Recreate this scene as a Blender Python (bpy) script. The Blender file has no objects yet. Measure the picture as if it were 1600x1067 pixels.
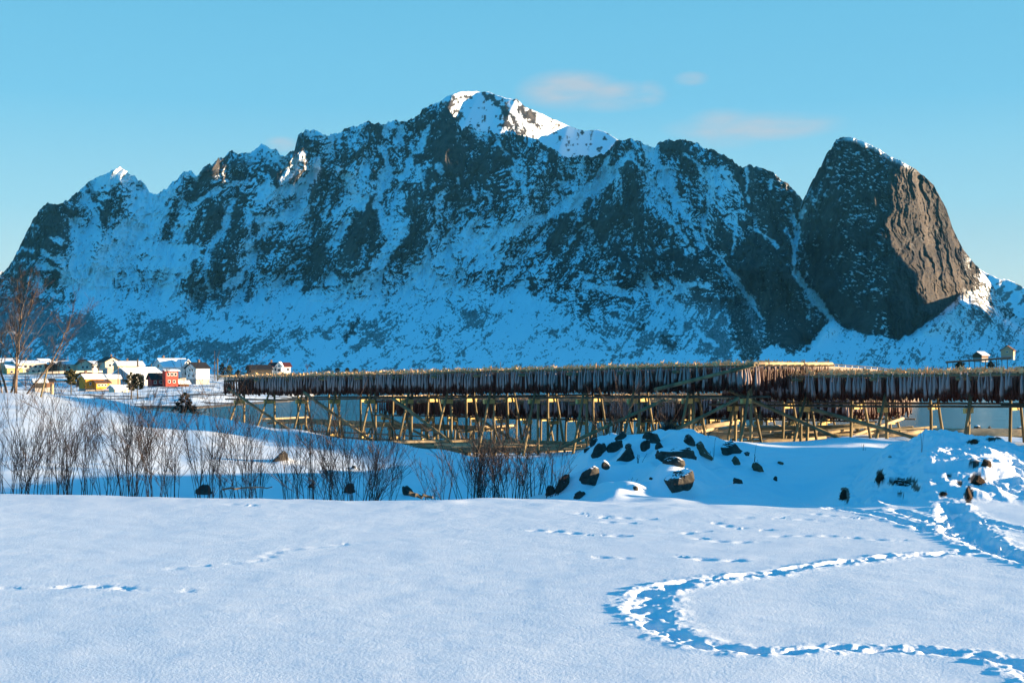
import bpy, math, random
import numpy as np
R = math.radians
random.seed(7)
sc = bpy.context.scene
col = sc.collection

# ---------------------------------------------------------------- camera / light
CZ = 10.0            # camera height above datum (water is at z = 3, the snow field at z = 8.3)
F = 2000.0           # focal length in photo pixels (photo is 1600 wide)
HOR = 575.0          # photo row of the horizon
cam = bpy.data.cameras.new("camera"); camo = bpy.data.objects.new("camera", cam); col.objects.link(camo)
cam.lens = 45.0; cam.sensor_width = 36.0
cam.shift_y = (HOR - 533.5) / 1600.0
cam.clip_start = 0.1; cam.clip_end = 60000
camo.location = (0, 0, CZ); camo.rotation_euler = (R(90), 0, 0)
sc.camera = camo

SUN_EL, SUN_AZ = 5.8, 92.5      # azimuth clockwise from +Y (the view direction)
sx, sy, sz = (math.sin(R(SUN_AZ)) * math.cos(R(SUN_EL)), math.cos(R(SUN_AZ)) * math.cos(R(SUN_EL)), math.sin(R(SUN_EL)))
sl = bpy.data.lights.new("sun", 'SUN'); sl.energy = 5.0; sl.angle = R(0.5); sl.color = (1.0, 0.72, 0.44)
so = bpy.data.objects.new("sun", sl); col.objects.link(so)
from mathutils import Vector
so.rotation_euler = Vector((sx, sy, sz)).to_track_quat('Z', 'Y').to_euler()

w = bpy.data.worlds.new("World"); sc.world = w; w.use_nodes = True
nt = w.node_tree; nt.nodes.clear()
def wn(t, **k):
    n = nt.nodes.new(t)
    for a, b in k.items(): setattr(n, a, b)
    return n
out = wn('ShaderNodeOutputWorld'); bg = wn('ShaderNodeBackground'); nt.links.new(bg.outputs[0], out.inputs[0])
sky = wn('ShaderNodeTexSky', sky_type='NISHITA', sun_disc=False, sun_elevation=R(SUN_EL), sun_rotation=R(SUN_AZ))
tc = wn('ShaderNodeTexCoord'); sep = wn('ShaderNodeSeparateXYZ'); nt.links.new(tc.outputs['Generated'], sep.inputs[0])
ramp = wn('ShaderNodeValToRGB')
nt.links.new(sep.outputs[2], ramp.inputs[0])
SKYK = 1.0
def setramp(r, pts):
    e = r.color_ramp.elements
    while len(e) > 1: e.remove(e[-1])
    e[0].position = pts[0][0]; e[0].color = (*pts[0][1], 1)
    for p, c in pts[1:]:
        q = e.new(p); q.color = (*c, 1)
setramp(ramp, [(0.0, (0.66, 0.78, 0.76)), (0.05, (0.58, 0.76, 0.78)), (0.12, (0.34, 0.63, 0.77)), (0.20, (0.17, 0.51, 0.75)), (0.30, (0.12, 0.45, 0.70)),
               (0.38, (0.035, 0.37, 0.68)), (0.52, (0.004, 0.29, 0.60)), (1.0, (0.001, 0.24, 0.54))])
scl = wn('ShaderNodeMix', data_type='RGBA', blend_type='MULTIPLY'); scl.inputs[0].default_value = 1
nt.links.new(ramp.outputs[0], scl.inputs[6])
scl.inputs[7].default_value = (2.42, 2.42, 2.42, 1)          # brings the gradient to the sky texture's own radiance scale
mixs = wn('ShaderNodeMix', data_type='RGBA'); mixs.inputs[0].default_value = 0.95
nt.links.new(sky.outputs[0], mixs.inputs[6])
# the sky away from the glow over the mountains is a deeper blue
az = wn('ShaderNodeMapRange', interpolation_type='SMOOTHSTEP'); nt.links.new(sep.outputs[1], az.inputs[0]); az.inputs[1].default_value = 0.45; az.inputs[2].default_value = -0.35
deep = wn('ShaderNodeMix', data_type='RGBA', blend_type='MULTIPLY'); nt.links.new(az.outputs[0], deep.inputs[0]); nt.links.new(scl.outputs[2], deep.inputs[6]); deep.inputs[7].default_value = (0.12, 0.86, 1.10, 1)
nt.links.new(deep.outputs[2], mixs.inputs[7])
# faint pink cloud wisps low in the sky
mp = wn('ShaderNodeMapping'); mp.inputs['Scale'].default_value = (14, 14, 60)
nt.links.new(tc.outputs['Generated'], mp.inputs[0])
nz = wn('ShaderNodeTexNoise'); nz.inputs['Scale'].default_value = 1.0; nz.inputs['Detail'].default_value = 5; nz.inputs['Roughness'].default_value = 0.55
nt.links.new(mp.outputs[0], nz.inputs[0])
def wmath(op, a, b=None, c=None):
    n = wn('ShaderNodeMath', operation=op)
    for i, v in enumerate((a, b, c)):
        if v is None: continue
        if isinstance(v, (int, float)): n.inputs[i].default_value = v
        else: nt.links.new(v, n.inputs[i])
    return n.outputs[0]
ax = wmath('ARCTAN2', sep.outputs[0], sep.outputs[1])
def blob(cpx, cpy, wpx, hpx):
    ca = math.atan((cpx - 800) / F); ce = math.sin(math.atan((HOR - cpy) / F))
    a = wmath('DIVIDE', wmath('SUBTRACT', ax, ca), wpx / F); b = wmath('DIVIDE', wmath('SUBTRACT', sep.outputs[2], ce), hpx / F)
    r = wmath('SQRT', wmath('ADD', wmath('MULTIPLY', a, a), wmath('MULTIPLY', b, b)))
    return wmath('SUBTRACT', 1.0, r)
tot = None
for b in [(890, 142, 90, 34), (950, 152, 100, 26), (1015, 150, 30, 22), (1180, 205, 150, 24), (1130, 208, 75, 34), (1240, 205, 80, 20), (440, 232, 30, 14), (1080, 128, 30, 12)]:
    v = wmath('MAXIMUM', blob(*b), 0.0)
    tot = v if tot is None else wmath('MAXIMUM', tot, v)
cf = wmath('MULTIPLY', wmath('SMOOTH_MIN', wmath('MULTIPLY', tot, 1.6), 1.0, 0.2), wmath('MULTIPLY', wmath('MAXIMUM', wmath('SUBTRACT', nz.outputs[0], 0.28), 0.0), 2.3))
cmix = wn('ShaderNodeMix', data_type='RGBA'); nt.links.new(wmath('MINIMUM', cf, 0.75), cmix.inputs[0])
nt.links.new(mixs.outputs[2], cmix.inputs[6]); cmix.inputs[7].default_value = (1.30, 1.32, 1.42, 1)
nt.links.new(cmix.outputs[2], bg.inputs[0]); bg.inputs[1].default_value = 0.10

vs = sc.view_settings; vs.view_transform = 'Standard'; vs.look = 'None'; vs.gamma = 1; vs.use_curve_mapping = False
vs.exposure = 2.15
sc.render.engine = 'CYCLES'
sc.cycles.max_bounces = 6; sc.cycles.diffuse_bounces = 3

# ---------------------------------------------------------------- helpers
def tag(o, label=None, cat=None, group=None, kind=None):
    if label: o['label'] = label
    if cat: o['category'] = cat
    if group: o['group'] = group
    if kind: o['kind'] = kind
    return o
def empty(name, loc, label=None, cat=None, group=None, rz=0):
    o = bpy.data.objects.new(name, None); o.location = loc; o.rotation_euler = (0, 0, rz); o.empty_display_size = 0.3
    col.objects.link(o); return tag(o, label, cat, group)
def mesh_np(name, V, faces, mat, smooth=False, attrs=None, mats=None, fmat=None):
    """V (n,3); faces: (m,4)/(m,3) array or list of arrays"""
    V = np.asarray(V, dtype=np.float32)
    me = bpy.data.meshes.new(name)
    fl = faces if isinstance(faces, list) else [faces]
    fl = [np.asarray(f, dtype=np.int32) for f in fl if len(f)]
    me.vertices.add(len(V)); me.vertices.foreach_set('co', V.ravel())
    nl = sum(f.size for f in fl); nf = sum(len(f) for f in fl)
    me.loops.add(nl); me.loops.foreach_set('vertex_index', np.concatenate([f.ravel() for f in fl]))
    tots = np.concatenate([np.full(len(f), f.shape[1], np.int32) for f in fl])
    starts = np.concatenate([[0], np.cumsum(tots)[:-1]]).astype(np.int32)
    me.polygons.add(nf); me.polygons.foreach_set('loop_start', starts); me.polygons.foreach_set('loop_total', tots)
    me.polygons.foreach_set('use_smooth', np.full(nf, bool(smooth)))
    for m in (mats or [mat]): me.materials.append(m)
    if fmat is not None: me.polygons.foreach_set('material_index', np.asarray(fmat, np.int32))
    me.update(calc_edges=True); me.validate()
    for k, a in (attrs or {}).items():
        at_ = me.attributes.new(k, 'FLOAT', 'POINT'); at_.data.foreach_set('value', np.asarray(a, np.float32).ravel())
    return me
def add(name, V, faces, mat, parent=None, base=None, smooth=False, attrs=None, **k):
    """world-space vertices; linked as one mesh object (child of parent, or top-level with its origin at base)"""
    V = np.asarray(V, dtype=np.float64)
    if parent is not None: b = np.array(parent.get('_base', (0, 0, 0)), float)
    elif base is not None: b = np.array(base, float)
    else: b = np.zeros(3)
    o = bpy.data.objects.new(name, mesh_np(name, V - b, faces, mat, smooth, attrs, **k)); col.objects.link(o)
    if parent is not None: o.parent = parent; o['_base'] = tuple(b)
    else: o.location = b; o['_base'] = tuple(b)
    return o
def at(px, py, Y):
    return ((px - 800) / F * Y, Y, CZ - (py - HOR) / F * Y)

class MB:
    def __init__(s): s.V = []; s.Q = []; s.T = []; s.n = 0; s.A = []
    def put(s, V, Q=(), T=(), a=None):
        V = np.asarray(V, float); s.V.append(V)
        if len(Q): s.Q.append(np.asarray(Q, int) + s.n)
        if len(T): s.T.append(np.asarray(T, int) + s.n)
        s.A.append(np.zeros(len(V)) if a is None else a)
        s.n += len(V)
    def tube(s, P, r, n=6, cap=True, a=None):
        P = np.asarray(P, float); m = len(P); r = np.broadcast_to(np.asarray(r, float), (m,))
        T = np.gradient(P, axis=0); T /= np.linalg.norm(T, axis=1)[:, None] + 1e-9
        up = np.array([0, 0, 1.0]) if abs(T[0, 2]) < 0.9 else np.array([1.0, 0, 0])
        U = np.cross(T, up); U /= np.linalg.norm(U, axis=1)[:, None] + 1e-9
        W = np.cross(T, U)
        th = np.arange(n) / n * 2 * np.pi
        V = P[:, None, :] + r[:, None, None] * (np.cos(th)[None, :, None] * U[:, None, :] + np.sin(th)[None, :, None] * W[:, None, :])
        i = np.arange(m - 1)[:, None] * n; j = np.arange(n)[None, :]; j2 = (j + 1) % n
        Q = np.stack([i + j, i + j2, i + n + j2, i + n + j], -1).reshape(-1, 4)
        V = V.reshape(-1, 3); Tt = []
        if cap:
            for k, c in ((0, P[0]), (m - 1, P[-1])):
                V = np.vstack([V, c[None]])
                ci = len(V) - 1
                for q in range(n):
                    q2 = (q + 1) % n
                    Tt.append((ci, k * n + q2, k * n + q) if k == 0 else (ci, k * n + q, k * n + q2))
        s.put(V, Q, Tt, None if a is None else np.full(len(V), a))
    def box(s, c, size, rz=0, ux=None):
        hx, hy, hz = np.array(size) / 2
        V = np.array([(x, y, z) for z in (-hz, hz) for y in (-hy, hy) for x in (-hx, hx)])
        cr, sr = math.cos(rz), math.sin(rz)
        V = np.stack([V[:, 0] * cr - V[:, 1] * sr, V[:, 0] * sr + V[:, 1] * cr, V[:, 2]], -1) + np.array(c)
        s.put(V, [(0, 2, 3, 1), (4, 5, 7, 6), (0, 1, 5, 4), (2, 6, 7, 3), (0, 4, 6, 2), (1, 3, 7, 5)])
    def arrays(s):
        V = np.vstack(s.V); f = []
        if s.Q: f.append(np.vstack(s.Q))
        if s.T: f.append(np.vstack(s.T))
        return V, f, np.concatenate(s.A)
    def build(s, name, mat, parent=None, base=None, smooth=False, attr=None):
        V, f, A = s.arrays()
        return add(name, V, f, mat, parent, base, smooth, {attr: A} if attr else None)

# ---- numpy noise
def _h(ix, iy, seed):
    h = (ix.astype(np.int64) * 374761393 + iy.astype(np.int64) * 668265263 + seed * 974634777) & 0xFFFFFFFF
    h = ((h ^ (h >> 13)) * 1274126177) & 0xFFFFFFFF
    h = (h ^ (h >> 16)) & 0xFFFFFFFF
    return h.astype(np.float64) / 4294967295.0
def vn(x, y, seed=0):
    xi = np.floor(x); yi = np.floor(y); fx = x - xi; fy = y - yi
    fx = fx * fx * fx * (fx * (fx * 6 - 15) + 10); fy = fy * fy * fy * (fy * (fy * 6 - 15) + 10)
    a = _h(xi, yi, seed); b = _h(xi + 1, yi, seed); c = _h(xi, yi + 1, seed); d = _h(xi + 1, yi + 1, seed)
    return (a + (b - a) * fx) * (1 - fy) + (c + (d - c) * fx) * fy
def fbm(x, y, seed=0, o=4, g=0.5, l=2.03):
    r = 0; a = 1; t = 0
    for k in range(o):
        r = r + a * vn(x + 17.3 * k, y - 9.1 * k, seed + k * 31); t += a; a *= g; x = x * l; y = y * l
    return r / t
def ridged(x, y, seed=0, o=4, g=0.5, l=2.1):
    r = 0; a = 1; t = 0
    for k in range(o):
        r = r + a * (1 - np.abs(2 * vn(x + 7.7 * k, y + 3.3 * k, seed + k * 57) - 1)); t += a; a *= g; x = x * l; y = y * l
    return r / t
def uniform(n):
    s = np.sort(n.ravel()[::37]); return np.searchsorted(s, n.ravel()).reshape(n.shape) / len(s)
def sstep(a, b, x):
    t = np.clip((x - a) / (b - a), 0, 1); return t * t * (3 - 2 * t)
def gridfaces(nr, nc):
    i = np.arange(nr - 1)[:, None] * nc; j = np.arange(nc - 1)[None, :]
    return np.stack([i + j, i + j + 1, i + nc + j + 1, i + nc + j], -1).reshape(-1, 4)
def segdist(X, Y, pts):
    """distance to a polyline and arc length along it"""
    best = np.full(X.shape, 1e9); arc = np.zeros(X.shape); side = np.zeros(X.shape); s0 = 0
    for (ax_, ay_), (bx_, by_) in zip(pts[:-1], pts[1:]):
        dx, dy = bx_ - ax_, by_ - ay_; L = math.hypot(dx, dy) + 1e-9
        t = np.clip(((X - ax_) * dx + (Y - ay_) * dy) / L ** 2, 0, 1)
        qx = X - (ax_ + t * dx); qy = Y - (ay_ + t * dy); d = np.hypot(qx, qy); m = d < best
        best = np.where(m, d, best); arc = np.where(m, s0 + t * L, arc); side = np.where(m, np.sign(dx * qy - dy * qx), side); s0 += L
    return best, arc, side
def smoothpoly(pts, n=8):
    P = np.array(pts, float); P = np.vstack([2 * P[0] - P[1], P, 2 * P[-1] - P[-2]]); o = []
    for i in range(1, len(P) - 2):
        for t in np.arange(n) / n:
            a, b, c, d = P[i - 1], P[i], P[i + 1], P[i + 2]
            o.append(0.5 * ((2 * b) + (c - a) * t + (2 * a - 5 * b + 4 * c - d) * t * t + (3 * b - a - 3 * c + d) * t ** 3))
    o.append(P[-2]); return [tuple(q) for q in o]

# ---------------------------------------------------------------- materials
def mat(name, colr, rough=0.8, spec=0.3, metal=0.0):
    m = bpy.data.materials.new(name); m.use_nodes = True; b = m.node_tree.nodes['Principled BSDF']
    b.inputs['Base Color'].default_value = (*colr, 1); b.inputs['Roughness'].default_value = rough
    b.inputs['Specular IOR Level'].default_value = spec; b.inputs['Metallic'].default_value = metal
    return m
def N(m, t, **k):
    n = m.node_tree.nodes.new(t)
    for a, b in k.items(): setattr(n, a, b)
    return n
def L(m, a, b): m.node_tree.links.new(a, b)
def noisy(name, c1, c2, scale=4, rough=0.8, bump=0.3, bscale=None, detail=5, stretch=(1, 1, 1), spec=0.3, dist=0.02, coord='Object'):
    m = mat(name, c1, rough, spec); b = m.node_tree.nodes['Principled BSDF']
    t = N(m, 'ShaderNodeTexCoord'); mp = N(m, 'ShaderNodeMapping'); mp.inputs['Scale'].default_value = stretch
    L(m, t.outputs[coord], mp.inputs[0])
    n = N(m, 'ShaderNodeTexNoise'); n.inputs['Scale'].default_value = scale; n.inputs['Detail'].default_value = detail; L(m, mp.outputs[0], n.inputs[0])
    r = N(m, 'ShaderNodeValToRGB'); L(m, n.outputs[0], r.inputs[0]); setramp(r, [(0.33, c1), (0.67, c2)]); L(m, r.outputs[0], b.inputs['Base Color'])
    if bump:
        n2 = N(m, 'ShaderNodeTexNoise'); n2.inputs['Scale'].default_value = bscale or scale * 3; n2.inputs['Detail'].default_value = 6; L(m, mp.outputs[0], n2.inputs[0])
        bp = N(m, 'ShaderNodeBump'); bp.inputs['Strength'].default_value = bump; bp.inputs['Distance'].default_value = dist
        L(m, n2.outputs[0], bp.inputs['Height']); L(m, bp.outputs[0], b.inputs['Normal'])
    return m
SNOW = (0.76, 0.83, 0.88)
def snow_material(name, grain=1.0):
    m = mat(name, SNOW, 0.55, 0.35); b = m.node_tree.nodes['Principled BSDF']
    t = N(m, 'ShaderNodeTexCoord')
    n1 = N(m, 'ShaderNodeTexNoise'); n1.inputs['Scale'].default_value = 46; n1.inputs['Detail'].default_value = 4; n1.inputs['Roughness'].default_value = 0.7; L(m, t.outputs['Object'], n1.inputs[0])
    n2 = N(m, 'ShaderNodeTexNoise'); n2.inputs['Scale'].default_value = 1.6; n2.inputs['Detail'].default_value = 3; L(m, t.outputs['Object'], n2.inputs[0])
    b1 = N(m, 'ShaderNodeBump'); b1.inputs['Strength'].default_value = 0.62 * grain; b1.inputs['Distance'].default_value = 0.008; L(m, n1.outputs[0], b1.inputs['Height'])
    b2 = N(m, 'ShaderNodeBump'); b2.inputs['Strength'].default_value = 0.4; b2.inputs['Distance'].default_value = 0.05; L(m, n2.outputs[0], b2.inputs['Height']); L(m, b1.outputs[0], b2.inputs['Normal'])
    L(m, b2.outputs[0], b.inputs['Normal'])
    # bare earth where the mound shows it
    a = N(m, 'ShaderNodeAttribute', attribute_name='earth'); mx = N(m, 'ShaderNodeMix', data_type='RGBA')
    L(m, a.outputs['Fac'], mx.inputs[0]); mx.inputs[6].default_value = (*SNOW, 1); mx.inputs[7].default_value = (0.045, 0.032, 0.022, 1)
    L(m, mx.outputs[2], b.inputs['Base Color'])
    return m
M = {}
M['snow'] = snow_material('snow')
def mountain_material(name, rock1, rock2, bump=7.0):
    m = mat(name, rock1, 0.85, 0.15); b = m.node_tree.nodes['Principled BSDF']
    a = N(m, 'ShaderNodeAttribute', attribute_name='rock')
    t = N(m, 'ShaderNodeTexCoord'); mp = N(m, 'ShaderNodeMapping'); mp.inputs['Scale'].default_value = (0.03, 0.03, 0.008); L(m, t.outputs['Object'], mp.inputs[0])
    n = N(m, 'ShaderNodeTexNoise'); n.inputs['Scale'].default_value = 1.0; n.inputs['Detail'].default_value = 7; n.inputs['Roughness'].default_value = 0.65; L(m, mp.outputs[0], n.inputs[0])
    r = N(m, 'ShaderNodeValToRGB'); L(m, n.outputs[0], r.inputs[0]); setramp(r, [(0.35, rock1), (0.65, rock2)])
    mx = N(m, 'ShaderNodeMix', data_type='RGBA'); L(m, a.outputs['Fac'], mx.inputs[0]); mx.inputs[6].default_value = (0.80, 0.88, 0.92, 1); L(m, r.outputs[0], mx.inputs[7])
    L(m, mx.outputs[2], b.inputs['Base Color'])
    mp2 = N(m, 'ShaderNodeMapping'); mp2.inputs['Scale'].default_value = (0.11, 0.11, 0.045); L(m, t.outputs['Object'], mp2.inputs[0])
    n2 = N(m, 'ShaderNodeTexNoise'); n2.inputs['Scale'].default_value = 1.0; n2.inputs['Detail'].default_value = 5; n2.inputs['Roughness'].default_value = 0.7; L(m, mp2.outputs[0], n2.inputs[0])
    bp = N(m, 'ShaderNodeBump'); bp.inputs['Distance'].default_value = bump; L(m, n2.outputs[0], bp.inputs['Height']); L(m, a.outputs['Fac'], bp.inputs['Strength']); L(m, bp.outputs[0], b.inputs['Normal'])
    return m
M['mountain'] = mountain_material('mountain_rock_and_snow', (0.018, 0.019, 0.022), (0.095, 0.082, 0.072))
M['wood'] = noisy('weathered_timber', (0.10, 0.085, 0.05), (0.24, 0.19, 0.10), 3, 0.85, 0.4, 20, stretch=(1, 1, 0.3))
M['wood2'] = noisy('pale_timber', (0.26, 0.20, 0.12), (0.50, 0.38, 0.22), 3, 0.8, 0.3, 20, stretch=(1, 1, 1))
M['bar'] = noisy('sunlit_crossbar_timber', (0.42, 0.30, 0.10), (0.58, 0.43, 0.16), 4, 0.8, 0.2, 20)  # yellow sunlight on the crossbars is painted into this timber colour
M['darkwood'] = noisy('dark_timber', (0.06, 0.05, 0.035), (0.12, 0.10, 0.07), 3, 0.85, 0.3, 20)
M['twig'] = noisy('bare_twig_bark', (0.025, 0.018, 0.015), (0.075, 0.050, 0.040), 6, 0.8, 0, coord='Object')
M['birch'] = noisy('birch_bark', (0.06, 0.042, 0.032), (0.19, 0.14, 0.10), 3, 0.8, 0.2, 10)
M['needle'] = noisy('conifer_needles', (0.003, 0.008, 0.004), (0.010, 0.018, 0.008), 3, 0.9, 0)
M['pine'] = noisy('pine_needles', (0.03, 0.035, 0.01), (0.10, 0.085, 0.03), 3, 0.9, 0)
def rock_material(name, c1, c2, thr=0.80):
    m = mat(name, c1, 0.9, 0.2); b = m.node_tree.nodes['Principled BSDF']
    t = N(m, 'ShaderNodeTexCoord'); n = N(m, 'ShaderNodeTexNoise'); n.inputs['Scale'].default_value = 6; n.inputs['Detail'].default_value = 7; n.inputs['Roughness'].default_value = 0.7; L(m, t.outputs['Object'], n.inputs[0])
    r = N(m, 'ShaderNodeValToRGB'); L(m, n.outputs[0], r.inputs[0]); setramp(r, [(0.3, c1), (0.6, c2), (0.75, tuple(min(1, v * 1.5) for v in c2))])
    g = N(m, 'ShaderNodeNewGeometry'); s = N(m, 'ShaderNodeSeparateXYZ'); L(m, g.outputs['True Normal'], s.inputs[0])
    ad = N(m, 'ShaderNodeMath', operation='MULTIPLY_ADD'); L(m, n.outputs[0], ad.inputs[0]); ad.inputs[1].default_value = 0.9; L(m, s.outputs[2], ad.inputs[2])
    st = N(m, 'ShaderNodeMapRange'); L(m, ad.outputs[0], st.inputs[0]); st.inputs[1].default_value = thr + 0.45; st.inputs[2].default_value = thr + 0.5
    mx = N(m, 'ShaderNodeMix', data_type='RGBA'); L(m, st.outputs[0], mx.inputs[0]); L(m, r.outputs[0], mx.inputs[6]); mx.inputs[7].default_value = (*SNOW, 1)
    L(m, mx.outputs[2], b.inputs['Base Color'])
    bp = N(m, 'ShaderNodeBump'); bp.inputs['Strength'].default_value = 0.6; bp.inputs['Distance'].default_value = 0.02; L(m, n.outputs[0], bp.inputs['Height']); L(m, bp.outputs[0], b.inputs['Normal'])
    return m
M['rock'] = rock_material('dark_boulder', (0.022, 0.022, 0.02), (0.07, 0.065, 0.055))
M['brownrock'] = rock_material('brown_boulder', (0.07, 0.045, 0.03), (0.17, 0.11, 0.07))
M['earth'] = rock_material('bare_earth', (0.012, 0.009, 0.007), (0.05, 0.03, 0.018), 0.95)
def fish_material():
    m = mat('dried_fish', (0.3, 0.3, 0.3), 0.6, 0.3); b = m.node_tree.nodes['Principled BSDF']
    a = N(m, 'ShaderNodeAttribute', attribute_name='tone'); t = N(m, 'ShaderNodeTexCoord')
    n = N(m, 'ShaderNodeTexNoise'); n.inputs['Scale'].default_value = 9; n.inputs['Detail'].default_value = 4; L(m, t.outputs['Object'], n.inputs[0])
    ad = N(m, 'ShaderNodeMath', operation='MULTIPLY_ADD'); L(m, n.outputs[0], ad.inputs[0]); ad.inputs[1].default_value = 0.24; L(m, a.outputs['Fac'], ad.inputs[2])
    r = N(m, 'ShaderNodeValToRGB'); L(m, ad.outputs[0], r.inputs[0])
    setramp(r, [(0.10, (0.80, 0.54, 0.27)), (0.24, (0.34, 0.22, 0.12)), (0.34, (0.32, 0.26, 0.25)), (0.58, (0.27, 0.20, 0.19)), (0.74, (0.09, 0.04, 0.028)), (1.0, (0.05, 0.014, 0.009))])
    L(m, r.outputs[0], b.inputs['Base Color'])
    return m
M['fish'] = fish_material()

# ---------------------------------------------------------------- mountains
RIDGE = [(-400, 560), (-250, 520), (-120, 490), (-60, 462), (0, 432), (15, 415), (30, 388), (48, 352), (62, 326), (75, 318), (98, 320), (112, 305), (130, 292), (145, 280), (160, 272), (180, 263),
 (195, 265), (210, 277), (222, 284), (234, 300), (245, 303), (262, 293), (275, 283), (285, 268), (297, 265), (307, 273), (320, 262), (335, 252), (350, 243), (362, 235), (372, 240), (385, 240),
 (398, 234), (408, 224), (420, 230), (434, 238), (446, 244), (452, 238), (460, 232), (466, 212), (478, 206), (490, 202), (505, 212), (520, 212), (540, 203), (556, 197), (575, 190), (590, 190),
 (600, 196), (615, 188), (625, 192), (640, 190), (655, 180), (662, 168), (680, 162), (692, 158), (712, 185), (722, 205), (735, 192), (748, 205), (775, 208), (800, 205), (820, 212), (845, 222),
 (865, 235), (880, 245), (905, 243), (925, 246), (945, 240), (955, 230), (963, 218), (975, 222), (985, 215), (998, 222), (1010, 228), (1020, 230), (1030, 222), (1045, 219), (1070, 218), (1090, 225),
 (1110, 235), (1130, 240), (1145, 250), (1160, 262), (1172, 258), (1190, 262), (1205, 268), (1220, 280), (1235, 292), (1248, 304), (1255, 313), (1259, 305), (1266, 300), (1268, 285), (1276, 277), (1279, 263), (1288, 255), (1291, 241), (1299, 233), (1303, 222), (1313, 216),
 (1323, 213.5), (1347, 221), (1372, 232), (1390, 245), (1412, 254), (1432, 266), (1446, 277), (1459, 290), (1469, 308), (1479, 328), (1488, 356), (1496, 372), (1504, 387), (1513, 400), (1523, 412), (1534, 424), (1551, 446), (1562, 463), (1573, 482),
 (1590, 495), (1620, 510), (1700, 530), (1850, 560), (2000, 580)]
GRID = """
160 5555555555555511334444445888888866
195 5555555555556656724311145888888866
230 5555555515756558878777178489888888
265 6666551441666566687777876557988886
300 6665654244756655677776586744888886
335 8886312374756755666464989756889988
370 8822214675757867554586877788888885
405 8761144657765876333356877759989985
440 8851143584564332434566744679998875
475 7761333344433332322346566789899733
510 8764454343334343433235665688268433
545 7545545445433334333334554752234323
585 6544444443333333333333333332223323
"""
gy = []; gv = []
for ln in GRID.strip().splitlines():
    a, b = ln.split(); gy.append(float(a)); gv.append([int(c) for c in b[:34]])
# explicit column table (columns 50 px apart, first centred on px 25); rows as above
COLS = {25:"8888878887878",75:"8888888756656",125:"6666662112444",175:"5541562213444",225:"5554211433555",275:"6666434052444",325:"6666777678345",
 375:"6666666775434",425:"5556555553344",475:"5575677763333",525:"6656758844434",575:"6665599832433",625:"6656666623433",675:"5787765323344",725:"1288765323433",775:"3477764342333",
 825:"3377745553233",875:"3187638664333",925:"3168588766533",975:"7776898875643",1025:"6647777746555",1075:"8885457767644",1125:"8897568578875",1175:"8899888999852",1225:"9998989999822",
 1275:"9998878898222",1325:"9998899999633",1375:"9999999999843",1425:"9999999999533",1475:"9999999973333",1525:"9999999854433",1575:"8888887665533",1625:"8888887665533"}
gx = np.array(sorted(COLS)); G = np.array([[int(c) for c in COLS[k]] for k in gx], float).T   # rows x cols
gyv = np.array([160, 195, 230, 265, 300, 335, 370, 405, 440, 475, 510, 545, 585], float)
def rockgrid(px, py):
    i = np.clip((px - gx[0]) / 50.0, 0, len(gx) - 1.001); j = np.clip((py - 160) / 35.0, 0, len(gyv) - 1.001)
    i0 = i.astype(int); j0 = j.astype(int); fi = i - i0; fj = j - j0
    fi = fi * fi * (3 - 2 * fi); fj = fj * fj * (3 - 2 * fj)
    return (G[j0, i0] * (1 - fi) * (1 - fj) + G[j0, i0 + 1] * fi * (1 - fj) + G[j0 + 1, i0] * (1 - fi) * fj + G[j0 + 1, i0 + 1] * fi * fj) / 10.0
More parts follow.
